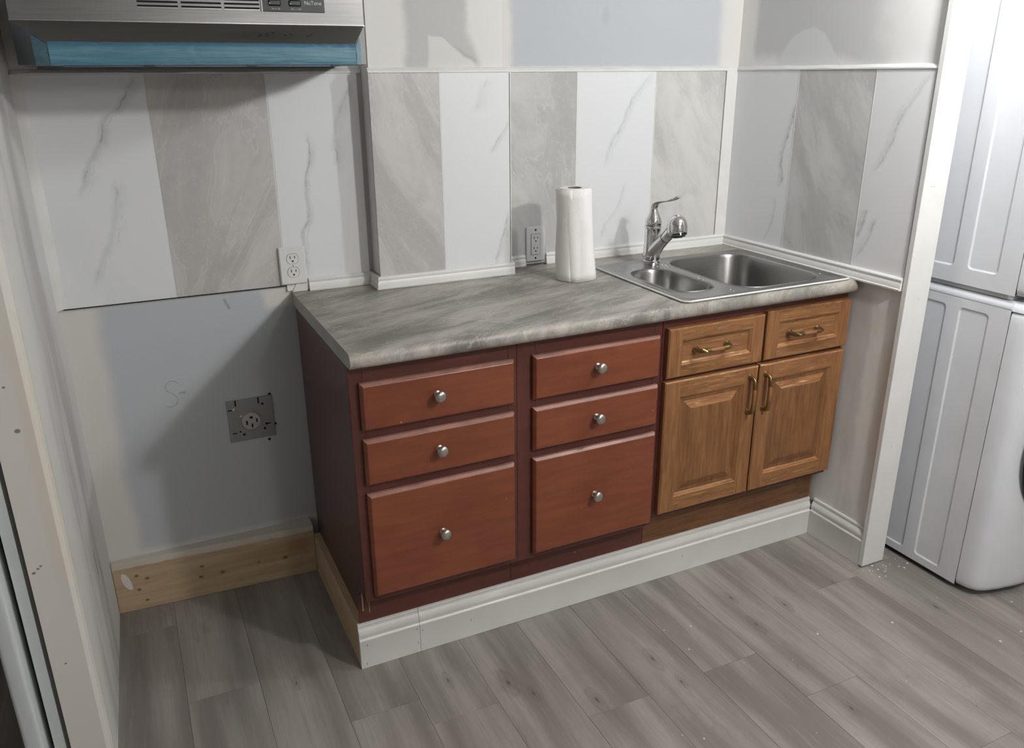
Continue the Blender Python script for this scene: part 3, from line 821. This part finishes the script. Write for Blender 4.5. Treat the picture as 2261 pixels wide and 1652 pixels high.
# raised bead pressed in the deck around the bowls
for pts in (rrect(.978, 1.552, -.612, -.143, .03, 6),):
    bm = bmesh.new(); n = len(pts)
    rings = []
    for k in range(n):
        p = Vector((*pts[k], 0)); d = (Vector((*pts[(k+1) % n], 0))-Vector((*pts[k-1], 0))).normalized(); s = d.cross(Vector((0, 0, 1)))
        rings.append([p+s*o2+Vector((0, 0, zd+h)) for o2, h in ((-.005, -.0005), (-.002, .0012), (.002, .0012), (.005, -.0005))])
    V = [[bm.verts.new(q) for q in r] for r in rings]
    for k in range(n):
        A, B = V[k], V[(k+1) % n]
        for j in range(3): bm.faces.new((A[j], A[j+1], B[j+1], B[j]))
    fin('deck_bead', bm, MB['steel'], sk, smooth=True)
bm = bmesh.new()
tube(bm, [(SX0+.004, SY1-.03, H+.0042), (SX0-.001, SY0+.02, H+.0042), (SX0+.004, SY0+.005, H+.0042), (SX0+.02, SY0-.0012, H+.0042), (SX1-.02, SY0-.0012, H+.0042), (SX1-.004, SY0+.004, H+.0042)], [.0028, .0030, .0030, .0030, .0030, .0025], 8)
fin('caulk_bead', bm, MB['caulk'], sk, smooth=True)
# water drops on the deck
bm = bmesh.new(); rd = random.Random(5)
for k in range(36):
    x = rd.choice([rd.uniform(.985, 1.55), rd.uniform(1.155, 1.19)]); y = rd.choice([rd.uniform(-.235, -.15), rd.uniform(-.60, -.15)])
    if any(a-.012 < x < b+.012 and c1-.012 < y < d+.012 for a, b, c1, d, _, _ in bowls): continue
    if (x-1.15)**2+(y+.18)**2 < .0012: continue
    r = rd.uniform(.0015, .004); lathe(bm, [(r, 0), (r*.85, r*.25), (r*.4, r*.4)], (x, y, zd), n=8)
wm = Mat('water drop', .03); wm.color((.75, .77, .78)); wm.b.inputs['Metallic'].default_value = .6
wo = fin('water_drops', bm, wm.m, sk, smooth=True); wo['kind'] = 'stuff'

# ------------------------------------------------------------------ faucet
FX, FY, FZ = 1.150, -.182, H+.003
fa = thing('faucet', (FX, FY, FZ), 'polished chrome single-lever faucet with pull-out spray head', 'faucet')
ch = MB['chrome']
bm = bmesh.new()
lathe(bm, [(.0285, 0), (.0290, .004), (.0285, .014), (.0262, .0165), (.0262, .018), (.0285, .019), (.0282, .030), (.0270, .060), (.0264, .100), (.0266, .118), (.0272, .1205)], (FX, FY, FZ))
fin('body', bm, ch, fa, smooth=True)
bm = bmesh.new(); lathe(bm, [(.0262, .1195), (.0284, .1215), (.0288, .1275), (.0276, .130), (.0245, .1305)], (FX, FY, FZ))
fin('collar', bm, ch, fa, smooth=True)
bm = bmesh.new(); lathe(bm, [(.0250, .1308), (.0278, .133), (.0280, .142), (.0255, .152), (.0200, .163), (.0148, .174), (.0122, .184)], (FX, FY, FZ))
tube(bm, [(FX, FY, FZ+.178), (FX, FY-.001, FZ+.190), (FX+.001, FY-.006, FZ+.200), (FX+.003, FY-.018, FZ+.2075), (FX+.006, FY-.036, FZ+.2115), (FX+.010, FY-.056, FZ+.2155),
          (FX+.014, FY-.076, FZ+.2215), (FX+.018, FY-.094, FZ+.2285), (FX+.020, FY-.104, FZ+.233)],
     [.0125, .0130, .0132, .0118, .0085, .0078, .0125, .0120, .005], 16, flat=[.0120, .0105, .0090, .0068, .0048, .0042, .0060, .0058, .003])
fin('lever', bm, ch, fa, smooth=True, angle=60)
bm = bmesh.new()
tube(bm, [(FX, FY+.004, FZ+.018), (FX, FY-.004, FZ+.036), (FX, FY-.018, FZ+.054), (FX, FY-.040, FZ+.0745), (FX, FY-.062, FZ+.0925), (FX, FY-.070, FZ+.0990)],
     [.0250, .0250, .0235, .0200, .0182, .0174], 20)
fin('spout', bm, ch, fa, smooth=True)
bm = bmesh.new()
tube(bm, [(FX, FY-.0712, FZ+.100), (FX, FY-.074, FZ+.1022), (FX, FY-.096, FZ+.121), (FX, FY-.118, FZ+.138)], [.0165, .0185, .0188, .0205], 20)
hd = (FX, FY-.134, FZ+.1205)
lathe(bm, [(.0250, -.003), (.0292, 0), (.0316, .011), (.0320, .025), (.0300, .039), (.0240, .051), (.0150, .0580), (.0135, .0585), (.0130, .061), (.004, .0625)], hd, (0, .16, 1), 32)
fin('spray_head', bm, ch, fa, smooth=True, angle=45)
bm = bmesh.new(); lathe(bm, [(.0235, -.007), (.0242, -.002), (.010, -.0015)], hd, (0, .16, 1)); lathe(bm, [(.014, -.010), (.0155, -.006), (.004, -.005)], hd, (0, .16, 1))
fin('nozzle', bm, MB['gasket'], fa, smooth=True)

# ------------------------------------------------------------------ paper towel roll
tx, ty = .820, -.236
pt_ = thing('paper_towel_roll', (tx, ty, H), 'white paper towel roll standing upright on the counter left of the sink', 'paper towels')
bm = bmesh.new(); n = 48; RT = .0462
rings = []
rr = random.Random(2)
for h in (0, .004, .05, .10, .15, .20, .25, .277, .280):
    rings.append([(tx+(RT-(.002 if h in (0, .28) else 0)+.0006*math.sin(5*t+h*30))*math.cos(t), ty+(RT-(.002 if h in (0, .28) else 0))*math.sin(t), H+.0005+h) for t in [2*PI*i/n for i in range(n)]])
top_in = [(tx+.0215*math.cos(t), ty+.0215*math.sin(t), H+.2805) for t in [2*PI*i/n for i in range(n)]]
top_dn = [(tx+.0215*math.cos(t), ty+.0215*math.sin(t), H+.235) for t in [2*PI*i/n for i in range(n)]]
bot_in = [(tx+.0215*math.cos(t), ty+.0215*math.sin(t), H+.0005) for t in [2*PI*i/n for i in range(n)]]
loft(bm, [bot_in]+rings+[top_in, top_dn], cap=True)
fin('roll', bm, MB['paper'], pt_, smooth=True, angle=50)
bm = bmesh.new(); lathe(bm, [(.0212, H+.236), (.0212, H+.281), (.0195, H+.281), (.0195, H+.237)], (tx, ty, 0), n=32)
fin('core', bm, plain('cardboard core', (.20, .16, .13), .9), pt_, smooth=True)
# loose outer sheet: starts against the roll and stands away at the front right, flaring near the foot
bm = bmesh.new(); cols = 26; rows = 12; g = []
for j in range(rows+1):
    h = j/rows; row = []
    for i in range(cols+1):
        u = i/cols; a = math.radians(172+u*168)
        lift = .0012+max(0, (u-.55))*(.004+.055*(1-h)**1.4)
        r = RT+.0012+lift+.0012*math.sin(u*17+h*4)*min(1, u*3)
        row.append(bm.verts.new((tx+r*math.cos(a), ty+r*math.sin(a), H+.0012+h*.2755+.0015*math.sin(u*9))))
    g.append(row)
for j in range(rows):
    for i in range(cols): bm.faces.new((g[j][i], g[j][i+1], g[j+1][i+1], g[j+1][i]))
so_ = fin('loose_sheet', bm, MB['paper'], pt_, smooth=True); sm = so_.modifiers.new('thick', 'SOLIDIFY'); sm.thickness = .0012
# free flap at the left side
bm = bmesh.new(); g = []
for j in range(rows+1):
    h = j/rows; row = []
    for i in range(9):
        u = i/8; a = math.radians(232-u*84); r = RT+.001+.0085*u*(0.65+.35*h)+.002*math.sin(h*7)*u
        row.append(bm.verts.new((tx+r*math.cos(a), ty+r*math.sin(a), H+.0015+h*.277)))
    g.append(row)
for j in range(rows):
    for i in range(8): bm.faces.new((g[j][i], g[j][i+1], g[j+1][i+1], g[j+1][i]))
so_ = fin('sheet_flap', bm, MB['paper'], pt_, smooth=True); sm = so_.modifiers.new('thick', 'SOLIDIFY'); sm.thickness = .0012

# ------------------------------------------------------------------ outlets
def dome_rect(bm, x0, x1, z0, z1, y, t, c=.003, mi=0):
    loft(bm, [[(a, yy, b) for a, b in rrect(x0+d, x1-d, z0+d, z1-d, max(.004-d, .001), 4)] for d, yy in ((0, y), (0, y-t*.4), (c, y-t))], True, mi)
def duplex_face(parent, cx, cz, y, mat):
    bm = bmesh.new(); pts = []
    for i in range(40):
        t = 2*PI*i/40; pts.append((cx+.0168*math.cos(t), cz+max(-.0142, min(.0142, .0175*math.sin(t)))))
    loft(bm, [[(p[0], yy, p[1]) for p in pts] for yy in (y+.001, y-.0012)])
    return fin('receptacle', bm, mat, parent)
def slots(parent, cx, cz, y, k=1.0):
    for dx, h in ((-.0065, .0085), (.0065, .0070)):
        fin('slot', bx(cx+dx*k-.0011, cx+dx*k+.0011, y-.0003, y+.0012, cz+.0045*k-h*k/2, cz+.0045*k+h*k/2), MB['hole'], parent)
    bm = bmesh.new(); lathe(bm, [(.0027*k, 0), (.0027*k, .0015)], (cx, y+.0012, cz-.0068*k), (0, -1, 0), 14)
    fin('slot', bm, MB['hole'], parent)
ol = thing('wall_outlet', (.008, .0, 1.012), 'white duplex wall outlet at the left end of the counter', 'outlet')
bm = bmesh.new(); box(bm, -.028, .044, -.005, -.0002, .958, 1.064); fin('mounting_box', bm, MB['plastic'], ol)
bm = bmesh.new(); dome_rect(bm, -.0305, .0455, .9565, 1.0675, -.005, .006); fin('cover_plate', bm, MB['plastic'], ol, smooth=True, angle=30)
# thin dark outline rings make the gap around each receptacle
for cz in (1.0325, .9925):
    bm = bmesh.new(); pts = []
    for i in range(40):
        t = 2*PI*i/40; pts.append((.0075+.0178*math.cos(t), cz+max(-.0150, min(.0150, .0185*math.sin(t)))))
    loft(bm, [[(p[0], yy, p[1]) for p in pts] for yy in (-.0105, -.01125)])
    fin('gap_ring', bm, plain('outlet gap', (.10, .10, .10), .8), ol)
    r = duplex_face(ol, .0075, cz, -.0112, MB['plastic']); slots(r, .0075, cz, -.0125)
bm = bmesh.new(); lathe(bm, [(.0022, 0), (.0022, .0012)], (.0075, -.0108, 1.0125), (0, -1, 0), 12); fin('screw', bm, MB['galv'], ol)
orr = thing('wall_outlet', (.806, .0, 1.003), 'grey wall outlet with screws showing, behind the paper towel roll', 'outlet')
bm = bmesh.new(); dome_rect(bm, .7715, .8415, .945, 1.0605, -.0003, .006, .002); fin('cover_plate', bm, MB['greyplate'], orr, smooth=True, angle=30)
bm = bmesh.new(); box(bm, .7885, .8235, -.0070, -.0060, .967, 1.037); fin('gap_ring', bm, plain('outlet gap b', (.07, .07, .075), .8), orr)
bm = bmesh.new(); box(bm, .7895, .8225, -.0078, -.0060, .968, 1.036); rr_ = fin('receptacle', bm, MB['greyplate'], orr, bevel=.0006)
for cz in (1.0195, .9855): slots(rr_, .806, cz, -.0078, .95)
for cz in (1.0495, .9555):
    bm = bmesh.new(); lathe(bm, [(.0032, 0), (.0030, .0012)], (.806, -.0062, cz), (0, -1, 0), 14); fin('screw', bm, MB['black'], orr)
# range receptacle on its square plate
rg = thing('range_receptacle', (-.16, .008, .55), 'round four-slot range receptacle on a bare square metal plate low on the wall', 'outlet')
bm = bmesh.new(); box(bm, -.229, -.0935, .0045, .0078, .484, .619); fin('metal_plate', bm, MB['galv'], rg, bevel=.001)
RX, RZ = -.162, .548
bm = bmesh.new(); lathe(bm, [(.0275, 0), (.0275, .010), (.0255, .012), (.0240, .0125)], (RX, .0045, RZ), (0, -1, 0), 36); rc = fin('receptacle', bm, MB['bone'], rg, smooth=True, angle=30)
YR_ = .0045-.0127
for (dx, dz, a, b) in ((-.014, -.002, .0025, .0065), (.0155, .0015, .0022, .006), (.001, -.0135, .0022, .0065), (0, .0135, .0045, .0035)):
    fin('slot', bx(RX+dx-a, RX+dx+a, YR_, YR_+.0015, RZ+dz-b, RZ+dz+b), MB['hole'], rc)
YP = .0043
for (x, z, a, b) in ((-.2015, .609, .0022, .009), (-.1345, .608, .0022, .010), (-.219, .589, .006, .0018), (-.213, .513, .006, .0016), (-.111, .528, .006, .0016)):
    fin('plate_slot', bx(x-a, x+a, YP-.0002, YP+.0006, z-b, z+b), MB['hole'], rg)
for (x, z, r) in ((-.1235, .595, .0038), (-.117, .528, .004), (-.1245, .514, .0038), (-.187, .505, .0038), (-.197, .516, .0028)):
    bm = bmesh.new(); lathe(bm, [(r, 0), (r, .0005)], (x, YP, z), (0, -1, 0), 14); fin('plate_slot', bm, MB['hole'], rg)
bm = bmesh.new(); lathe(bm, [(.0035, 0), (.002, .002)], (-.208, YP, .591), (0, -1, 0), 12); fin('screw', bm, MB['plastic'], rg); bm = bmesh.new(); lathe(bm, [(.0035, 0), (.002, .003)], (-.189, YP, .566), (0, -1, 0), 12); fin('screw', bm, MB['plastic'], rg)
for (x, z) in ((-.0985, .6215), (-.0915, .522), (-.1145, .4735)):
    bm = bmesh.new(); lathe(bm, [(.0042, 0), (.0042, .0006)], (x, .0079, z), (0, -1, 0), 12); fin('screw_hole', bm, MB['hole'], wb)

# ------------------------------------------------------------------ range hood
hx0, hx1 = -.571, .189; lx0, lx1 = -.503, .122; yu, yl = -.28, -.43; zb, zl, zu, zt = 1.5575, 1.597, 1.6475, 1.80
rh = thing('range_hood', (-.19, 0, zb), 'stainless steel range hood with blue protective film along its lower lip', 'range hood')
bm = bmesh.new()
def q(mi, *p): f = bm.faces.new([bm.verts.new(a) for a in p]); f.material_index = mi
q(0, (hx0, yu, zu), (hx1, yu, zu), (hx1, yu, zt), (hx0, yu, zt))
q(0, (hx0, yu, zu), (hx1, yu, zu), (lx1, yl, zl), (lx0, yl, zl))
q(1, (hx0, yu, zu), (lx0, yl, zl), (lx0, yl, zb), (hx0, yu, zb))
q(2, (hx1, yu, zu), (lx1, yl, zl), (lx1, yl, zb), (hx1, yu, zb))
q(0, (lx0, yl, zl), (lx1, yl, zl), (lx1, yl, zb), (lx0, yl, zb))
q(1, (hx0, yu, zb), (hx0, .0, zb), (hx0, .0, zt), (hx0, yu, zt)); q(2, (hx1, yu, zb), (hx1, .0, zb), (hx1, .0, zt), (hx1, yu, zt))
q(0, (hx0, yu, zt), (hx1, yu, zt), (hx1, 0, zt), (hx0, 0, zt)); q(0, (hx0, 0, zb), (hx1, 0, zb), (hx1, 0, zt), (hx0, 0, zt))
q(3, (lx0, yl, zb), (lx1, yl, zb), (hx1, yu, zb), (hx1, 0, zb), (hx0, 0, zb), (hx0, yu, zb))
bmesh.ops.remove_doubles(bm, verts=bm.verts, dist=1e-5)
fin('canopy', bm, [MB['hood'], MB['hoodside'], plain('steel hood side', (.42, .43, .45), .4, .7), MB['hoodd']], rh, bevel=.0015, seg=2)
bm = bmesh.new(); prism(bm, [(hx0+.004, zu-.0), (hx0+.004, zu)], 'y', 0, 0) if False else None
# hem below the upper face
fin('front_edge', bx(hx0-.001, hx1+.001, yu-.0022, yu-.0002, zu-.002, zu+.001), MB['steel'], rh)
# filter rim glimpsed under the canopy
for a, b, c1, d in ((lx0+.02, lx1-.02, yl+.006, yl+.016), (hx0+.02, hx1-.02, -.03, -.012)): fin('bottom_rim', bx(a, b, c1, d, zb-.005, zb), MB['hoodside'], rh)
for x in (-.32, -.11, .075): fin('clip', bx(x-.010, x+.010, yl+.0005, yl+.006, zb-.004, zb+.0005), MB['black'], rh)
# film: thin wrinkled sheet wrapped over the lip, partly up the mitred corners
bm = bmesh.new(); nn = 60; rf = random.Random(11); rings = []
for i in range(nn+1):
    t = i/nn; x = lx0-.0005+(lx1-lx0+.001)*t; j = rf.uniform(-.0008, .0008); k = .004*math.sin(t*9)+rf.uniform(-.001, .001)
    rings.append([(x, yl+.010+k, zl+.0042), (x, yl-.0006, zl+.0012), (x, yl-.0030+j, zl-.006), (x, yl-.0020+j, zl-.018), (x, yl-.0032-j, zl-.030), (x, yl-.0016, zb-.0014), (x, yl+.004, zb-.0024)])
V = [[bm.verts.new(p) for p in r] for r in rings]
for a, b in zip(V, V[1:]):
    for j in range(6): bm.faces.new((a[j], b[j], b[j+1], a[j+1]))
for s, (X0, X1) in ((-1, (lx0, hx0)), (1, (lx1, hx1))):
    g = []
    for i in range(6):
        t = i/5*.42; x = X0+(X1-X0)*t+s*.001; y = yl+(yu-yl)*t-.001; zz = zl+(zu-zl)*t
        g.append([bm.verts.new((x, y, zz-.001-rf.uniform(0, .002))), bm.verts.new((x+s*.001, y-.001, (zz+zb)/2)), bm.verts.new((x, y, zb-.001))])
    for a, b in zip(g, g[1:]):
        for j in range(2): bm.faces.new((a[j], b[j], b[j+1], a[j+1]))
fo = fin('protective_film', bm, MB['film'], rh, smooth=True, angle=60); fo['label'] = 'blue protective film on the lip'
# vents: three banks of slots, recessed dark strips with bright lips
for bnk, (a, b) in enumerate(((-.3200, -.2360), (-.2290, -.1430), (-.1360, -.0580))):
    for k in range(8):
        z = 1.6785+k*.0088
        v = fin('vent_slot', bx(a, b, yu-.0006, yu+.004, z, z+.0040), MB['hole'], rh)
    fin('vent_lip', bx(a, b, yu-.0022, yu-.0004, 1.6785-.0016, 1.6785-.0002), MB['steel'], rh)
cp = fin('control_panel', bx(-.051, .094, yu-.0032, yu-.0003, 1.6745, 1.722), MB['black'], rh, bevel=.0008)
fin('panel_edge', bx(-.0545, -.051, yu-.0036, yu-.0003, 1.6745, 1.722), MB['silver'], cp)
for sx in (-.023, .024):
    bm = bmesh.new(); dome_rect(bm, sx-.0145, sx+.0145, 1.6865, 1.7005, yu-.0032, .005, .003)
    fin('rocker_switch', bm, MB['black'], cp, smooth=True)
    bm = bmesh.new(); lathe(bm, [(.0014, 0), (.0014, .0004)], (sx-.0125 if sx < 0 else sx-.0115, yu-.0085, 1.692), (0, -1, 0), 10); fin('indicator_dot', bm, MB['silver'], cp)
RX90 = (PI/2, 0, 0)
text_mesh('lettering', 'NuTone', .0122, MB['silver'], cp, (.0665, yu-.0036, 1.6945), RX90)
text_mesh('lettering', 'HI  ≡  LO', .0048, MB['silver'], cp, (-.021, yu-.0036, 1.6805), RX90)
text_mesh('lettering', 'ON  ♀  OFF'.replace('♀', '\u0056'), .0048, MB['silver'], cp, (.026, yu-.0036, 1.6805), RX90)

# ------------------------------------------------------------------ washer and dryer
WSX = 1.760
def recessed_side(bm, x, ya, yb, za, zb_, rects, dep=.0035, w=.007):
    """side sheet in plane x with rounded recessed panels (rects y0,y1,z0,z1; same z range)"""
    ys = sorted({ya, yb}|{r[0] for r in rects}|{r[1] for r in rects}); zs = sorted({za, zb_}|{rects[0][2], rects[0][3]})
    for i in range(len(ys)-1):
        for j in range(len(zs)-1):
            y0, y1, z0, z1 = ys[i], ys[i+1], zs[j], zs[j+1]
            hit = any(abs(r[0]-y0) < 1e-6 and abs(r[1]-y1) < 1e-6 and abs(r[2]-z0) < 1e-6 for r in rects)
            if not hit: bm.faces.new([bm.verts.new((x, a, b)) for a, b in ((y0, z0), (y1, z0), (y1, z1), (y0, z1))])
            else:
                k = 5; P0 = rrect(y0, y1, z0, z1, .0001, k); P1 = rrect(y0+.002, y1-.002, z0+.002, z1-.002, .014, k)
                P2 = rrect(y0+.0035, y1-.0035, z0+.0035, z1-.0035, .0125, k)
                P3 = rrect(y0+w, y1-w, z0+w, z1-w, .009, k); P4 = rrect(y0+w+.002, y1-w-.002, z0+w+.002, z1-w-.002, .008, k)
                rg_ = [[(x+d, a, b) for a, b in P] for P, d in ((P0, 0), (P1, 0), (P2, dep*.15), (P3, dep*.9), (P4, dep))]
                Rr = loft(bm, rg_, cap=False); bm.faces.new(Rr[-1])
    bmesh.ops.remove_doubles(bm, verts=bm.verts, dist=2e-5)
def front_profile(x0, x1, y0):
    w_ = x1-x0; out = []
    L = [(0, 0), (.001, -.022), (.006, -.045), (.018, -.062), (.040, -.074), (.085, -.086), (.15, -.097), (.24, -.104), (w_/2, -.107)]
    out = [(x0+a, y0+b) for a, b in L]+[(x1-a, y0+b) for a, b in L[::-1][1:]]
    return out
def laundry(name, label, cat, z0, z1, pz0, pz1, group, dz):
    t = thing(name, (WSX+.34, -.66, z0), label, cat, group); e = MB['enamel']; x1 = WSX+.685; yf, yk = -1.034, -.30
    bm = bmesh.new()
    recessed_side(bm, WSX, yf, yk, z0, z1, [(-.976, -.876, pz0, pz1), (-.838, -.738, pz0, pz1), (-.700, -.600, pz0, pz1), (-.562, -.462, pz0, pz1)])
    bm.faces.new([bm.verts.new(p) for p in ((WSX, yk, z0), (x1, yk, z0), (x1, yk, z1), (WSX, yk, z1))])
    bm.faces.new([bm.verts.new(p) for p in ((x1, yf, z0), (x1, yk, z0), (x1, yk, z1), (x1, yf, z1))])
    bmesh.ops.remove_doubles(bm, verts=bm.verts, dist=2e-5)
    sp = fin('side_panel', bm, e, t)
    # top or bottom caps
    fin('base_pan', bx(WSX+.004, x1-.004, yf+.002, yk-.002, z0+.012, z0+.016), MB['gasket'], t)
    # front cover
    bm = bmesh.new(); pr_ = front_profile(WSX, x1, yf-.0016)
    zz0, zz1 = z0+.002, z1-.002
    def ins(pts, k):
        cx = (WSX+x1)/2
        return [(cx+(p[0]-cx)*(1-k*.6), min(yf-.0016, p[1]+k*.25)) for p in pts]
    prs = [(ins(pr_, .05), zz0), (ins(pr_, .016), zz0+.006), (ins(pr_, .002), zz0+.020), (pr_, zz0+.05), (pr_, zz1-.03), (ins(pr_, .004), zz1-.014), (ins(pr_, .020), zz1-.004), (ins(pr_, .055), zz1)]
    loft(bm, [[(p[0], p[1], z) for p in P] for P, z in prs])
    fc = fin('front_cover', bm, e, t, smooth=True, angle=50)
    # door
    cx, cz = (WSX+x1)/2, dz; yd = yf-.100
    bm = bmesh.new(); lathe(bm, [(.292, 0), (.290, .012), (.282, .020), (.268, .024), (.262, .020), (.258, .008)], (cx, yd+.006, cz), (0, -1, 0), 72, cap=False)
    d = fin('door', bm, MB['gasket'], t, smooth=True); d['label'] = 'round black-rimmed door'
    bm = bmesh.new(); lathe(bm, [(.263, .014), (.235, .030), (.215, .028), (.205, .020)], (cx, yd+.006, cz), (0, -1, 0), 72, cap=False); fin('door_ring', bm, e, d, smooth=True)
    bm = bmesh.new(); lathe(bm, [(.206, .020), (.17, .034), (.10, .042), (.01, .045)], (cx, yd+.006, cz), (0, -1, 0), 48); fin('door_glass', bm, MB['glass'], d, smooth=True)
    return t
wa = laundry('washing_machine', 'white front-loading washer with ribbed side panel, on the floor at the right', 'washer', .018, .908, .040, .884, 'stacked laundry machines', .50)
bm = bmesh.new()   # rounded top of the washer
yf = -1.034
prism(bm, [(WSX+.001, .9085), (WSX+.000, .914), (WSX+.003, .921), (WSX+.009, .928), (WSX+.018, .932), (WSX+.030, .933), (WSX+.655, .933), (WSX+.676, .928), (WSX+.684, .914), (WSX+.684, .9085)], 'y', yf, -.30)
fin('top_panel', bm, MB['enamel'], wa, smooth=True, angle=50)
bm = bmesh.new(); P = front_profile(WSX, WSX+.685, yf-.0005)
cx = WSX+.3425
loft(bm, [[(cx+(p[0]-cx)*k, yf+(p[1]-yf)*k2, z) for p in P] for k, k2, z in ((1, 1, .9065), (.998, .97, .914), (.985, .90, .923), (.955, .75, .930), (.92, .5, .933))])
fin('top_front_lip', bm, MB['enamel'], wa, smooth=True, angle=60)
for fx in (WSX+.05, WSX+.62):
    for fy in (-.98, -.36):
        bm = bmesh.new(); lathe(bm, [(.02, .0005), (.022, .012), (.012, .014), (.012, .032)], (fx, fy, 0), n=16); fin('foot', bm, MB['gasket'], wa, smooth=True)
dr = laundry('dryer', 'white front-loading dryer stacked on top of the washer', 'dryer', .948, 1.86, .992, 1.82, 'stacked laundry machines', 1.42)
fin('top_panel', bx(WSX, WSX+.685, -1.034, -.30, 1.8605, 1.872), MB['enamel'], dr, bevel=.004)
fin('stacking_frame', bx(WSX+.012, WSX+.673, -1.02, -.31, .9335, .9475), MB['enamel'], dr)

# plaster crumbs and chips dropped on the floor
bm = bmesh.new(); rd = random.Random(21)
spots = [(1.372+rd.uniform(-.75, .55), rd.uniform(-1.45, -.66)) for _ in range(24)]+[(1.62+rd.uniform(-.05, .13), rd.uniform(-.90, -.825)) for _ in range(22)]
for x, y in spots:
    if x > 1.58 and y > -.83: continue
    r = rd.choice([.0008, .0012, .0018, .0025]); 
    vs = box(bm, x-r, x+r*1.3, y-r, y+r, .0003, .0003+r)
cr = fin('plaster_crumbs', bm, plain('plaster crumb', (.72, .71, .68), .9)); tag(cr, 'tiny white plaster crumbs scattered on the floor planks', 'debris', None, 'stuff')

# ------------------------------------------------------------------ ceiling lamps
for i, (x, y, r, W, col) in enumerate(LAMPS):
    em = bpy.data.materials.new('lamp globe glow'); em.use_nodes = True
    b_ = em.node_tree.nodes['Principled BSDF']; b_.inputs['Base Color'].default_value = (.8, .8, .8, 1)
    b_.inputs['Emission Color'].default_value = (*col, 1); b_.inputs['Emission Strength'].default_value = W/(4*PI*PI*r*r)
    t = thing('ceiling_lamp', (x, y, CEIL), ('large globe lamp on the ceiling above the kitchen floor', 'unseen globe fill lamp added on the ceiling at the rear of the room', 'small globe lamp on the ceiling in front of the sink')[i], 'lamp', 'globe lamps on the ceiling')
    bm = bmesh.new(); lathe(bm, [(.06, CEIL-.001), (.06, CEIL-.012), (.04, CEIL-.020), (.02, CEIL-.022)], (x, y, 0), n=24); fin('base', bm, MB['trim'], t, smooth=True)
    bm = bmesh.new(); bmesh.ops.create_uvsphere(bm, u_segments=24, v_segments=14, radius=r, matrix=Matrix.Translation((x, y, CEIL-.021-r))); fin('globe', bm, em, t, smooth=True)
